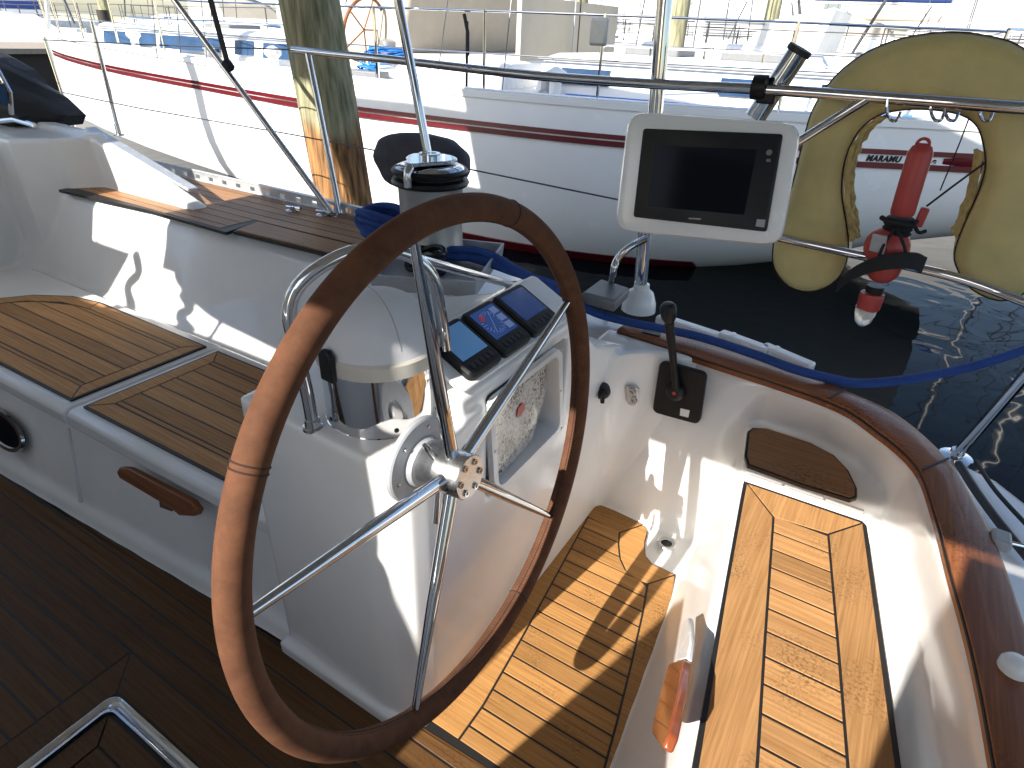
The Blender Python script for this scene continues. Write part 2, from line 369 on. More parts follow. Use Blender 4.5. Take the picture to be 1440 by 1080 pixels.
# forward end of the cockpit: coaming wing and bulkhead
mould.prism([(-3.9, .86, .5), (-3.9, .86, 1.0), (-2.74, .86, .985), (-2.05, .86, .76), (-2.0, .86, .5)], (0, .075, 0))
mould.loft([[(-3.9, .62, -.2), (-2.9, .62, -.2), (-2.7, .75, -.2), (-2.62, .88, -.2), (-2.66, .93, -.2), (-3.9, .93, -.2)], [(-3.9, .62, .96), (-2.96, .62, .96), (-2.82, .75, .97), (-2.72, .88, .97), (-2.76, .93, .97), (-3.9, .93, .97)]])
mould.box((-3.9, -1.5, -.2), (-3.15, .7, .95))
# port coaming (out of the picture, it shades the sole)
mould.loft([[(x, -1.02, -.3), (x, -1.1, .70), (x, -1.25, .75), (x, -1.62, .72), (x, -1.7, -.75)] for x in (-3.9, -1, 1.0)])
hull = mould.build('cockpit_moulding', 'gel')
struct(hull)
rm = hull.modifiers.new('remesh', 'REMESH'); rm.mode = 'VOXEL'; rm.voxel_size = .0115; rm.use_smooth_shade = True
sm = hull.modifiers.new('smooth', 'SMOOTH'); sm.factor = .5; sm.iterations = 9
# aft platform behind the coaming
ap = MB(); ap.prism([(.40, 1.1, .40), (.56, 1.30, .40), (.80, 1.36, .40), (.98, 1.28, .40), (1.3, .9, .40), (1.5, .2, .40), (1.55, -1.2, .40), (.9, -1.2, .40), (.85, .6, .40)], (0, 0, -1.1))
struct(ap.build('aft_deck', 'gel', bevel=.03))
# ------------------------------------------------------------------ cockpit sole
cb = MB(); cb.prism([(-3.3, -1.05, sole_z-.012), (-3.3, yb(-3.3)+.01, sole_z-.012), (-.12, -.012, sole_z-.012), (-.12, .97, sole_z-.012), (.065, .955, sole_z-.012)] +
                    [(p[0], p[1], sole_z-.012) for p in xy([(911, 748), (907, 763), (908, 781), (918, 793), (935, 800), (950, 808)], 0)] +
                    [(.30, .47, sole_z-.012), (.345, .05, sole_z-.012), (.43, -.9, sole_z-.012), (.43, -1.05, sole_z-.012)], (0, 0, .0164))
struct(cb.build('cockpit_floor', 'caulk', smooth=False))
sp = MB()
# patch between console and helm seat
A, A2 = (818, 694), (827, 727); B, B2 = (906, 737), (871, 749); C, C2 = (950, 808), (911, 821)
LI = xy([(826.7, 727), (782, 809), (735, 895), (680, 991)], 0)
lo = [(-.118, .965), (-.108, -.01)]
li0 = LI[0]; li1 = (LI[-1][0]+.0, LI[-1][1])
board(sp, [(-.168, .972), (-.112, -.004), (li1[0], -.004), li1, LI[2], LI[1], li0], 0)
board(sp, xy([A, B, B2, A2], 0), 0)
notch_o = xy([B, (911, 748), (907, 763), (908, 781), (918, 793), (935, 800), C], 0)
notch_i = xy([B2, (870, 765), (872, 785), (880, 802), (892, 814), C2], 0)
board(sp, notch_o+notch_i[::-1], 0)
RI = xy([C2, (904, 862), (889, 929), (867, 1018)], 0); RI.append((RI[-1][0]+.02, RI[-1][1]-.12))
RO = xy([C, (942, 870), (925, 930), (903, 990), (872, 1078)], 0); RO.append((.352, -.004))
board(sp, RO+RI[::-1]+[], 0)
Lf = LI+[(li1[0], .02), (li1[0]-.0, -1.0)]
Rf = notch_i[:4]+[(RI[0][0], RI[0][1]-.004)]+RI[1:]+[(.40, -1.0)]
ystr = [LI[0][1]+.0-.056*k for k in range(0, 33)]
strips(sp, Lf, Rf, [y for y in ystr if y > .02]+[-.004], 0)
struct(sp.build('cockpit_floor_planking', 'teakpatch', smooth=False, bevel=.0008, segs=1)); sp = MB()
# main sole: planks run fore and aft, a metal framed hatch lies in it
hx0, hx1, hy1, hy0 = -.797, .05, -.375, -.93
bw = .085
def main_strips():
    y = -.006; k = 0
    while y > -1.05:
        y0 = y-.0568; mid = (y+y0)/2
        segs = [(-3.3, .42)] if mid > hy1+bw or mid < hy0-bw else [(-3.3, hx0-bw), (hx1+bw, .42)]
        for a, b in segs:
            P = []
            N = 6
            up_ = [(a+(b-a)*i/N) for i in range(N+1)]
            top = [(x, min(y, yb(x)-.006) if x < -.12 else y) for x in up_]
            if all(t[1] <= y0+.004 for t in top): continue
            if top[0][1] <= y0+.004:
                xs = a+(b-a)*0
                # clip the start of the plank against the sloping seat base
                xcut = -2.01+((y0+.003+.006)+.125)/.058
                top = [(xcut, min(y, yb(xcut)-.006))]+[t for t in top if t[0] > xcut+.05]
                a2 = xcut
            else: a2 = a
            board(sp, [(a2, y0), (b, y0)]+top[::-1], 0)
        y = y0
main_strips()
for q in ([(hx0-bw, hy1+bw), (hx1+bw, hy1+bw), (hx1, hy1), (hx0, hy1)], [(hx0-bw, hy1+bw), (hx0, hy1), (hx0, hy0), (hx0-bw, hy0-bw)],
          [(hx1+bw, hy1+bw), (hx1+bw, hy0-bw), (hx1, hy0), (hx1, hy1)], [(hx0-bw, hy0-bw), (hx0, hy0), (hx1, hy0), (hx1+bw, hy0-bw)]): board(sp, q, 0)
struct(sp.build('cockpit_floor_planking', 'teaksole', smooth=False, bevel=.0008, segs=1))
# hatch
ht = thing('floor_hatch', 'teak hatch in a bright metal frame let into the cockpit floor', 'hatch', (hx0, hy1, 0))
fr = MB(); w = .034
def rrect(x0, y0, x1, y1, r, z, n=5):
    out = []
    for cx, cy, a0 in ((x1-r, y1-r, 0), (x0+r, y1-r, 90), (x0+r, y0+r, 180), (x1-r, y0+r, 270)):
        for k in range(n+1):
            a = math.radians(a0+90*k/n); out.append((cx+r*math.cos(a), cy+r*math.sin(a), z))
    return out
o1 = rrect(hx0+.004, hy0, hx1, hy1-.004, .03, .012); i1 = rrect(hx0+w, hy0+w, hx1-w, hy1-w, .022, .012)
og = rrect(hx0+.004, hy0, hx1, hy1-.004, .03, -.004); ig = rrect(hx0+w, hy0+w, hx1-w, hy1-w, .022, -.004)
g1 = rrect(hx0+.014, hy0+.014, hx1-.014, hy1-.014, .026, .012); g2 = rrect(hx0+.02, hy0+.02, hx1-.02, hy1-.02, .024, .005); g3 = rrect(hx0+.026, hy0+.026, hx1-.026, hy1-.026, .023, .012)
fr.loft([og, o1, g1, g2, g3, i1, ig], cap=False)
fr.build('frame', 'steel', ht, ang=60)
hp = MB(); hp.prism(rrect(hx0+w+.002, hy0+w+.002, hx1-w-.002, hy1-w-.002, .02, -.006), (0, 0, .006)); hp.build('seal', 'caulk', ht)
tp = MB(); ix0, iy0, ix1, iy1 = hx0+w+.008, hy0+w+.008, hx1-w-.008, hy1-w-.008; bq = .055
for q in ([(ix0, iy1), (ix1, iy1), (ix1-bq, iy1-bq), (ix0+bq, iy1-bq)], [(ix0, iy1), (ix0+bq, iy1-bq), (ix0+bq, iy0+bq), (ix0, iy0)],
          [(ix1, iy1), (ix1, iy0), (ix1-bq, iy0+bq), (ix1-bq, iy1-bq)], [(ix0, iy0), (ix0+bq, iy0+bq), (ix1-bq, iy0+bq), (ix1, iy0)]): board(tp, q, .006)
y = iy1-bq
while y > iy0+bq+.01:
    y2 = max(y-.055, iy0+bq); board(tp, [(ix0+bq, y2), (ix1-bq, y2), (ix1-bq, y), (ix0+bq, y)], .006); y = y2
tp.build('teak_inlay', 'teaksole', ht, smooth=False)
# ------------------------------------------------------------------ seat lockers (lid + teak)
def seat_panel(root, x0, x1, yf, yk, curve_fwd=False, lid=None):
    # yf(x), yk(x): front/back edge lines; teak top at z=.40
    zt = .40; bo = .058; th = .018
    out = [(x0, yf(x0)), (x1, yf(x1)), (x1, yk(x1))]
    if curve_fwd:
        out += [(x0+.42, yk(x0+.42)), (x0+.26, yk(x0)-.03), (x0+.12, yk(x0)-.12), (x0, yk(x0)-.3)]
    else: out += [(x0, yk(x0))]
    cbm = MB(); cbm.prism([(p[0], p[1], zt-.012) for p in inset(out, -.006)], (0, 0, .0105)); cbm.build('caulk_bed', 'caulk', root, smooth=False)
    t = MB()
    # front and back borders
    board(t, [(x0, yf(x0)), (x1, yf(x1)), (x1-bo, yf(x1)+bo), (x0+(0 if curve_fwd else bo), yf(x0)+bo)], zt)
    board(t, [(x1, yf(x1)), (x1, yk(x1)), (x1-bo, yk(x1)-bo), (x1-bo, yf(x1)+bo)], zt)
    if curve_fwd:
        board(t, [(x1, yk(x1)), (x0+.42, yk(x0+.42)), (x0+.45, yk(x0)-bo), (x1-bo, yk(x1)-bo)], zt)
        co = [(x0+.42, yk(x0+.42)), (x0+.26, yk(x0)-.03), (x0+.12, yk(x0)-.12), (x0, yk(x0)-.3)]
        ci = [(x0+.45, yk(x0)-bo), (x0+.3, yk(x0)-.085), (x0+.17, yk(x0)-.165), (x0+.06, yk(x0)-.32)]
        board(t, co+ci[::-1], zt)
        left = [(ci[0][0], ci[0][1]), (ci[1][0], ci[1][1]), (ci[2][0], ci[2][1]), (ci[3][0], ci[3][1]), (x0+.02, yf(x0)+bo)]
    else:
        board(t, [(x0, yf(x0)), (x0+bo, yf(x0)+bo), (x0+bo, yk(x0)-bo), (x0, yk(x0))], zt)
        board(t, [(x0, yk(x0)), (x0+bo, yk(x0)-bo), (x1-bo, yk(x1)-bo), (x1, yk(x1))], zt)
        left = [(x0+bo, yk(x0)), (x0+bo, yf(x0))]
    y0, y1 = (yf(x0)+yf(x1))/2+bo, (yk(x0)+yk(x1))/2-bo
    n = 5; wdt = (y1-y0-2*th)/n
    ys = [y1, y1-th]+[y1-th-wdt*k for k in range(1, n+1)]+[y0]
    for a, b in zip(ys, ys[1:]):
        # skew each strip with the seat's slight taper
        def sk(x, yv):
            f = (yv-y0)/(y1-y0); lo_, hi_ = yf(x)+bo, yk(x)-bo; return lo_+(hi_-lo_)*f
        xa = interp(left, b) if curve_fwd else x0+bo; xb = interp(left, a) if curve_fwd else x0+bo
        board(t, [(xa, sk(xa, b)), (x1-bo, sk(x1-bo, b)), (x1-bo, sk(x1-bo, a)), (xb, sk(xb, a))], zt)
    t.build('teak_planking', 'teakseat', root, smooth=False, bevel=.0008, segs=1)
yk = lambda x: .487+.005*(x+1.5)
yf = lambda x: .018+.028*(x+1.56)
def lid_mb(x0, x1):
    a = MB(); a.loft([[(x, ys_(x)-.042, .33), (x, ys_(x)-.042, .378), (x, ys_(x)-.026, .391), (x, .535, .391), (x, .55, .35)] for x in (x0, (x0+x1)/2, x1)]); return a
s1 = thing('seat_locker', 'forward cockpit seat lid of teak planks with a rounded far corner', 'seat locker', (-2.2, .25, .36), 'starboard cockpit seats')
lid_mb(-2.95, -1.523).build('lid', 'lid', s1, bevel=.012, segs=3)
seat_panel(s1, -2.68, -1.556, yf, yk, True)
s2 = thing('seat_locker', 'square cornered teak planked seat lid ending against the steering console', 'seat locker', (-1.0, .25, .36), 'starboard cockpit seats')
lid_mb(-1.515, -.505).build('lid', 'lid', s2, bevel=.012, segs=3)
seat_panel(s2, -1.475, -.53, yf, yk)
# locker latch, of dark wood, on the seat front
def seat_front(px, py): return QP(px, py, (-1, -.052, .2), (0, -1, .33))
lt = thing('locker_latch', 'dark varnished wooden turn latch on the white seat front', 'latch', seat_front(230, 690))
nf = Vector((0, -1, .33)).normalized()
a = MB(); a.prism([seat_front(*p) for p in ((178, 655), (190, 656), (278, 702), (288, 715), (284, 723), (262, 722), (250, 712), (178, 670), (174, 662))], nf*.022); a.build('handle', 'varnish', lt, bevel=.004)
a = MB(); a.prism([seat_front(*p) for p in ((228, 697), (250, 708), (247, 718), (230, 712))], nf*.012); a.build('catch', 'steel', lt, bevel=.002)
# porthole in the seat front
pc = seat_front(6, 604)
ph = thing('porthole', 'dark oval port with a chrome rim in the seat front', 'porthole', pc)
def ov(rx, rz, d, n=32):
    ux = Vector((1, 0, 0)); uz = Vector((0, .33, 1)).normalized()
    return [pc+ux*rx*math.cos(2*math.pi*k/n)+uz*rz*math.sin(2*math.pi*k/n)+nf*d for k in range(n)]
a = MB(); a.loft([ov(.15, .07, 0), ov(.147, .068, .01), ov(.13, .055, .01), ov(.125, .05, .003)], cap=False); a.build('rim', 'steel', ph)
a = MB(); a.prism(ov(.127, .052, .002), nf*.003); a.build('pane', 'screen', ph)
# drop line grooves between the seat fronts: small moulded ribs
rb = MB(); rb.tube([(-1.52, ys_(-1.52)-.045, .33), (-1.51, yb(-1.52)+.02, .06)], .006); 
struct(rb.build('cockpit_wall_rib', 'gel'))
# ------------------------------------------------------------------ helm seat
hs_ = thing('helm_seat', 'aft helm seat lid planked in teak with mitred borders, lit by the sun', 'seat', (.57, .4, .38))
HO = xy([(1050, 679), (1214, 735)], .4)
hl = [(HO[0][0], HO[0][1]), (.490, -.01), (.56, -.55)]; hr = [(HO[1][0], HO[1][1]), (.781, .18), (.86, -.55)]
a = MB(); o_ = inset(hl+hr[::-1], -.008); a.prism([(p.x, p.y, .383) for p in o_], (0, 0, .0155)); a.build('caulk_bed', 'caulk', hs_, smooth=False)
L2 = xy([(1088, 727), (1076, 900), (1065, 1080)], .4); R2 = xy([(1165, 751), (1180, 920), (1193, 1080)], .4)
L2.append((L2[-1][0]+.055, -.55)); R2.append((R2[-1][0]+.06, -.55))
hl2 = [hl[0], ((hl[0][0]+hl[1][0])/2-.004, (hl[0][1]+hl[1][1])/2), hl[1], hl[2]]
a = MB()
board(a, hl2+L2[::-1], .4); board(a, [hl[0], hr[0], R2[0], L2[0]], .4); board(a, hr+R2[::-1], .4)
a.build('border_boards', 'teaky', hs_, smooth=False, bevel=.0008, segs=1)
a = MB(); y0 = (L2[0][1]+R2[0][1])/2
strips(a, L2, R2, [y0-.0645*k for k in range(0, 21)], .4); a.build('planks', 'teakx', hs_, smooth=False, bevel=.0008, segs=1)
# teak filler on the shelf
fp = thing('shelf_panel', 'dark brown teak panel with one rounded side on the shelf beside the helm seat', 'panel', (.48, .97, .44))
FO = [(1053, 606), (1060, 601), (1080, 602), (1140, 622), (1172, 639), (1192, 660), (1204, 685), (1204, 697), (1196, 700), (1130, 680), (1053, 652), (1049, 640)]
P = xy(FO, .45)
a = MB(); a.prism([(p.x, p.y, .436) for p in inset(P, -.003)], (0, 0, .0105)); a.build('caulk_edge', 'caulk', fp)
a = MB(); board(a, P, .45, gap=.008); a.build('teak_board', 'teakdark', fp, smooth=False)
hg = thing('piano_hinge', 'long thin white piano hinge between helm seat and shelf', 'hinge', (.5, .86, .43))
a = MB()
for u, v in (((1050, 663), (1100, 680)), ((1104, 682), (1158, 700)), ((1161, 702), (1214, 720))):
    a.tube([Q(*u, .446), Q(*v, .446)], .0055)
a.build('barrel', 'whiteplastic', hg)
# wooden block on the helm seat front
hfn = np.cross(np.array([.325-.262, .05-.80, 0]), np.array([.345-.262, .86-.80, .375])); hfn /= np.linalg.norm(hfn)
if hfn[0] > 0: hfn = -hfn
def hsf(px, py, off=0.004): return QP(px, py, np.array([.262, .80, 0])+hfn*off, hfn)
hb = thing('wooden_grip', 'orange varnished wooden block on the white helm seat front', 'grip', hsf(950, 1000))
a = MB(); a.prism([hsf(*p) for p in ((954, 938), (974, 934), (968, 980), (955, 1040), (946, 1062), (929, 1040), (931, 1020), (942, 975), (950, 945))], Vector(hfn)*.018); a.build('block', 'orange', hb, bevel=.005)
a = MB(); a.prism([hsf(*p) for p in ((966, 878), (976, 872), (979, 905), (974, 932), (958, 934))], Vector(hfn)*.012); a.build('finger_recess', 'whiteplastic', hb, bevel=.004)
# drains in the sole corner
for px, py, lab in ((937, 765, 'steel drain ring in the white corner notch of the cockpit floor'), (880, 1077, 'steel filler cap ring at the end of the teak floor border')):
    c = Q(px, py, .0); d = thing('deck_drain', lab, 'drain', c, 'floor drains')
    a = MB(); a.lathe(c, (0, 0, 1), [(.03, 0), (.031, .004), (.028, .007), (.019, .006), (.017, .001)], 28); a.build('ring', 'brushed', d)
    a = MB(); a.lathe(c, (0, 0, 1), [(.0185, .0005), (.0185, .003)], 20); a.build('hole', 'black', d)
wt = MB(); wt.bar(QY(128, 184, .92)+Vector((0, 0, .012)), QY(272, 268, .92)+Vector((0, 0, .004)), .05, .012)
tag(wt.build('coaming_trim', 'alu', bevel=.004), 'flat grey trim strip sloping down the white coaming wing beside the sprayhood', 'trim strip')
# ================================================================== STEERING CONSOLE
ct = thing('steering_console', 'white moulded steering console carrying compass, wheel and three displays', 'console', (-.28, .4, 0))
cm = MB()
zc = .79
def blk(y0, y1, x0, x1, z0, z1): cm.box((x0, y0, z0), (x1, y1, z1))
# port end, with a rounded leading corner
cm.prism([(-.55, -.045, -.02), (-.2, -.055, -.02), (-.155, -.045, -.02), (-.118, -.015, -.02), (-.105, .03, -.02), (-.105, .235, -.02), (-.55, .235, -.02)], (0, 0, zc+.02))
cm.prism([(-.56, -.07, -.02), (-.16, -.07, -.02), (-.1, -.02, -.02), (-.09, .235, -.02), (-.56, .235, -.02)], (0, 0, .055))
cm.loft([[(-.55, y, -.02), (-.105, y, -.02), (-.105, y, z), (-.55, y, z)] for y, z in ((.60, zc), (.68, zc), (.80, .70), (.98, .63))])
blk(.23, .61, -.55, -.105, -.02, .535)
blk(.23, .61, -.55, -.225, .5, zc)
# curve from the console face into the throttle wall
cm.loft([[(-.2, .80, z)]+[(-.106+r_+r_*math.cos(t), .967+.115*z-r_+r_*math.sin(t), z) for t in [math.pi-math.pi/2*k/10 for k in range(11)]]+[(.10, .982+.115*z, z), (.12, 1.1, z), (-.2, 1.1, z)] for z, r_ in ((-.02, .03), (.12, .06), (.3, .12), (.45, .16), (.62, .18))])
# raised shoulder and tilted instrument pod
cm.loft([[(-.56, y, .70), (-.56, y, .765+.02*k), (-.32, y, .80+.06*k), (-.235, y, .80+.02), (-.235, y, .70)] for y, k in ((.18, .2), (.25, .8), (.45, 1), (.66, 1))])
pod = [(-.115, .835), (-.112, .80), (-.36, .785), (-.36, .80), (-.295, .90), (-.255, .915)]
cm.loft([[(x, y, z) for x, z in pod] for y in (.145, .655)])
body = cm.build('body', 'gel', ct)
rm = body.modifiers.new('remesh', 'REMESH'); rm.mode = 'VOXEL'; rm.voxel_size = .0065; rm.use_smooth_shade = True
sm = body.modifiers.new('smooth', 'SMOOTH'); sm.factor = .5; sm.iterations = 9
# pod facing plate (the tilted panel that carries the displays)
p00, p01 = Vector((-.115, .145, .842)), Vector((-.115, .655, .842)); pu = Vector((0, 1, 0)); pv = Vector((-.145, 0, .074)).normalized(); pn = pu.cross(pv).normalized()
if pn.z < 0: pn = -pn
def pod_pt(u, v, h=0): return Vector((-.112, 0, .846))+pu*u+pv*v+pn*h
def rr2(f, u0, v0, u1, v1, r, h, n=5):
    out = []
    for cx, cy, a0 in ((u1-r, v1-r, 0), (u0+r, v1-r, 90), (u0+r, v0+r, 180), (u1-r, v0+r, 270)):
        for k in range(n+1):
            a = math.radians(a0+90*k/n); out.append(f(cx+r*math.cos(a), cy+r*math.sin(a), h))
    return out
a = MB(); a.prism(rr2(pod_pt, .15, .004, .65, .158, .018, .0), pn*.010); a.build('instrument_panel', 'lid', ct, bevel=.004, segs=3)
# recess: frame and liner
def aft(y, z, h=0): return Vector((-.103+h, y, z))
RP = [aft(QX(px, py, -.1).y, QX(px, py, -.1).z) for px, py in ((685, 567), (789, 485), (790, 602), (694, 700))]
def shrink(P, d):
    c = sum(P, Vector())/len(P); return [p+(c-p).normalized()*d for p in P]
def rnd(P, r, n=5):
    out = []; N = len(P)
    for i in range(N):
        a, b, c = P[i-1], P[i], P[(i+1) % N]; s0 = b+(a-b).normalized()*r; s1 = b+(c-b).normalized()*r
        for k in range(n+1):
            t = k/n; out.append(s0*(1-t)**2+b*2*t*(1-t)+s1*t*t)
    return out
sh = lambda P, x: [p+Vector((x, 0, 0)) for p in P]
ro = rnd(RP, .035); ri = rnd(shrink(RP, .028), .028); rj = rnd(shrink(RP, .034), .026)
a = MB(); a.loft([sh(ro, -.006), sh(rnd(shrink(RP, .002), .035), .008), sh(rnd(shrink(RP, .024), .03), .008), sh(ri, .003), sh(rj, -.1)], cap=False); a.build('recess_frame', 'lid', ct)
a = MB(); a.prism(sh(rnd(shrink(RP, .0335), .026), -.101), (-.004, 0, 0)); a.build('recess_back', 'tray', ct)
q4 = shrink(RP, .036); dx_ = lambda p, d: p+Vector((d, 0, 0)); sw = [dx_(q4[0], -.014), dx_(q4[1], -.03), dx_(q4[1].lerp(q4[2], .5), -.03), dx_(q4[2].lerp(q4[3], .35), -.024), dx_(q4[3], -.014)]
a = MB(); a.prism(sw, (.004, 0, 0)); a.build('speckled_cover', 'speckle', ct)
a = MB(); rq = q4[0].lerp(q4[2], .46)+Vector((-.0185, .0, .012)); a.prism([rq+Vector((-.05*u*.022, u*.022, v*.017)) for u, v in ((-.9, -.5), (-.1, -1), (.8, -.6), (1, .3), (.3, 1), (-.7, .7))], (.004, 0, 0)); a.build('red_tag', 'red', ct)
for p in (shrink(RP, .013)[0], shrink(RP, .013)[1], shrink(RP, .013)[2], (RP[1]+RP[2])/2+Vector((0, -.012, 0)), (RP[0]+RP[3])/2+Vector((0, .012, 0))): a = MB(); a.lathe(p+Vector((.008, 0, 0)), (1, 0, 0), [(.004, 0), (.004, .002), (.001, .003)], 10); a.build('screw', 'brushed', ct)
# ------------------------------------------------------------------ three displays
dl = [(.183, .297, 'lcdlight', 'square display with a plain pale blue screen, nearest the compass'), (.306, .420, 'lcdblue', 'square display with a wind dial on a blue screen, middle of three'),
      (.430, .552, 'lcddark', 'square display with a dark blank screen, at the outboard end of the console')]
for u0, u1, lm, lab in dl:
    d = thing('instrument_display', lab, 'display', pod_pt((u0+u1)/2, .08, .01), 'displays on the steering console')
    v0, v1 = .012, .148
    a = MB(); a.loft([rr2(pod_pt, u0, v0, u1, v1, .014, .009), rr2(pod_pt, u0, v0, u1, v1, .014, .022), rr2(pod_pt, u0+.005, v0+.005, u1-.005, v1-.005, .011, .028)]); a.build('case', 'black', d, ang=30)
    s0, s1, t0, t1 = u0+.013, u1-.013, v0+.04, v1-.014
    a = MB(); a.prism([pod_pt(s0, t0, .0275), pod_pt(s1, t0, .0275), pod_pt(s1, t1, .0275), pod_pt(s0, t1, .0275)], pn*.0014); sn = a.build('screen', lm, d)
    a = MB()
    for k in range(5):
        b0 = u0+.016+(u1-u0-.032)*k/5; a.prism(rr2(pod_pt, b0+.002, v0+.014, b0+(u1-u0-.032)/5-.002, v0+.029, .004, .0275, 2), pn*.002)
    a.build('button_row', 'rubber', d)
    if lm == 'lcdblue':
        a = MB(); cu, cv = s0+(s1-s0)*.42, (t0+t1)/2; rr_ = (t1-t0)*.40
        for k in range(24):
            an = 2*math.pi*k/24; l = .007 if k % 2 else .012
            a.bar(pod_pt(cu+rr_*math.cos(an), cv+rr_*math.sin(an), .0292), pod_pt(cu+(rr_-l)*math.cos(an), cv+(rr_-l)*math.sin(an), .0292), .0018, .0006, pn)
        a.bar(pod_pt(cu-.012, cv-.02, .0292), pod_pt(cu+.018, cv+.028, .0292), .002, .0006, pn)
        for k in range(3): a.prism([pod_pt(s1-.026, t0+.008+.024*k, .029), pod_pt(s1-.004, t0+.008+.024*k, .029), pod_pt(s1-.004, t0+.026+.024*k, .029), pod_pt(s1-.026, t0+.026+.024*k, .029)], pn*.0005)
        a.build('dial', 'ink', sn, smooth=False)
        a = MB()
        for an in (2.0, 2.2, 2.4, 2.6): a.bar(pod_pt(cu+rr_*math.cos(an), cv+rr_*math.sin(an), .0296), pod_pt(cu+(rr_-.013)*math.cos(an), cv+(rr_-.013)*math.sin(an), .0296), .004, .0006, pn)
        a.build('red_sector', 'redink', sn, smooth=False)
# ------------------------------------------------------------------ binnacle compass
cc = Vector((-.275, .095, zc-.004))
cp = thing('binnacle_compass', 'binnacle compass under a white dome hood on a polished steel drum', 'compass', cc)
a = MB(); a.lathe(cc, (0, 0, 1), [(.115, 0), (.1155, .003), (.113, .006), (.112, .128), (.114, .13)], 48); a.build('drum', 'steel', cp)
a = MB(); a.lathe(cc, (0, 0, 1), [(.113, .128), (.1185, .131), (.119, .158), (.115, .163), (.10, .163)], 48); a.build('band', 'cream', cp)
a = MB(); a.lathe(cc, (0, 0, 1), [(.1145, .16), (.1125, .17)]+[(.112*math.cos(t), .172+.088*math.sin(t)) for t in [math.pi/2*k/12 for k in range(0, 13)]], 48); hd = a.build('hood', 'greydome', cp)
a = MB()  # the hood's seam line
th = math.radians(-25)
a.tube([cc+Vector((.1122*math.cos(t)*math.cos(th), .1122*math.cos(t)*math.sin(th), .172+.0882*math.sin(t))) for t in [math.pi*k/24 for k in range(1, 24)]], .0008, 6); a.build('seam', 'tray', hd)
a = MB(); dv = (Vector((-.45, -.89, 0))).normalized(); dv = (Q(478, 520, .92)-cc); dv.z = 0; dv.normalize(); sd = Vector((-dv.y, dv.x, 0))
for w_, h0, h1 in ((.017, .122, .185),):
    P_ = [cc+dv*.117+sd*w_*s_+Vector((0, 0, h)) for s_, h in ((-1, h0), (1, h0), (1, h1-.012), (.5, h1), (-.5, h1), (-1, h1-.012))]; a.prism(P_, dv*.012)
a.build('pivot_knob', 'black', cp, bevel=.003)
for an in (-1.9, -.6, .4): a = MB(); a.lathe(cc+Vector((.1115*math.cos(an), .1115*math.sin(an), .02)), (math.cos(an), math.sin(an), 0), [(.005, 0), (.005, .002), (.002, .004)], 10); a.build('screw', 'black', cp)
# ------------------------------------------------------------------ guard hoop and grab bar
gh = thing('compass_guard', 'bent chrome tube guard hooped over the compass', 'guard rail', Q(440, 603, zc))
fa, fb = Q(440, 600, zc), Q(637, 556, zc+.008)
pn_ = (fb-fa).cross(Vector((0, 0, 1)))
H_ = lambda px, py: QP(px, py, fa, pn_)
hp_ = cat([fa, H_(430, 545), H_(411, 470), H_(407, 440), H_(415, 410), H_(440, 383), H_(480, 360), H_(520, 350), H_(560, 354), H_(588, 366), H_(608, 390), H_(617, 425), H_(627, 490), fb], 6)
a = MB(); a.tube(hp_, .0125, 16); a.build('hoop', 'steel', gh)
for q in (fa, fb): a = MB(); a.lathe(q-Vector((0, 0, .004)), (0, 0, 1), [(.02, 0), (.02, .005), (.0155, .007), (.015, .022), (.012, .023)], 20); a.build('foot', 'steel', gh)
e0, e1 = H_(545, 352), Q(727, 403, .885)
gb = thing('grab_bar', 'straight chrome bar running from the compass guard to the far end of the console', 'grab bar', e1)
a = MB(); a.tube([e0, e1], .0095, 14); a.build('tube', 'steel', gb)
a = MB(); dd = (e1-e0).normalized(); a.tube([e1-dd*.02, e1+dd*.012], .014, 12); a.bar(e1+Vector((0, 0, .006)), e1-Vector((0, 0, .03)), .022, .022, (1, 0, 0)); a.build('end_fitting', 'steel', gb, bevel=.003)
sh_ = thing('shackle', 'small steel shackle and pin on the top edge of the console', 'shackle', Q(757, 412, .88))
a = MB()
for px, py in ((750, 407), (768, 417)): a.tube(cat([Q(px-5, py, .878), Q(px-2, py-6, .89), Q(px+5, py-3, .89), Q(px+5, py+3, .878)], 5), .0045, 10)
a.bar(Q(742, 405, .876), Q(776, 421, .876), .012, .005); a.build('body', 'steel', sh_)
# ------------------------------------------------------------------ STEERING WHEEL
WC = Vector((0, 0, WZ)); AX = Vector(R@nc)  # forward axis
r1 = Vector(R@np.array([-0.11546559, -0.81392829, -0.56245006])); r2 = Vector(R@np.array([-0.51871417, 0.54261772, -0.66663477]))
r1 = (r1-AX*r1.dot(AX)).normalized(); r2 = (r2-AX*r2.dot(AX)-r1*r2.dot(r1)).normalized()
def wp(ang, rad, off=0): return WC+(r1*math.cos(ang)+r2*math.sin(ang))*rad-AX*off
sw_ = thing('yacht_helm', 'large steering wheel with a stitched brown leather rim and five steel spokes', 'steering wheel', WC)
RT = .0212
a = MB(); a.tube([wp(2*math.pi*k/160, RW) for k in range(160)], RT, 20, closed=True); rim = a.build('rim', 'leather', sw_)
def ang_of(px, py):
    p = QP(px, py, WC, AX)-WC; return math.atan2(p.dot(r2), p.dot(r1))
for px, py in ((714, 312), (357, 657), (736, 855)):
    t = ang_of(px, py); c = wp(t, RW); tang = (wp(t+.01, RW)-wp(t-.01, RW)).normalized(); _, u, w_ = frame(tang)
    a = MB()
    for dt in ((0,) if px > 500 else (-.004, .004)):
        cc_ = wp(t+dt/RW, RW); a.tube([cc_+(u*math.cos(q)+w_*math.sin(q))*(RT+.0003) for q in [2*math.pi*k/28 for k in range(28)]], .0012, 6, closed=True)
    a.build('seam', 'thread', rim)
a = MB()
N = 420
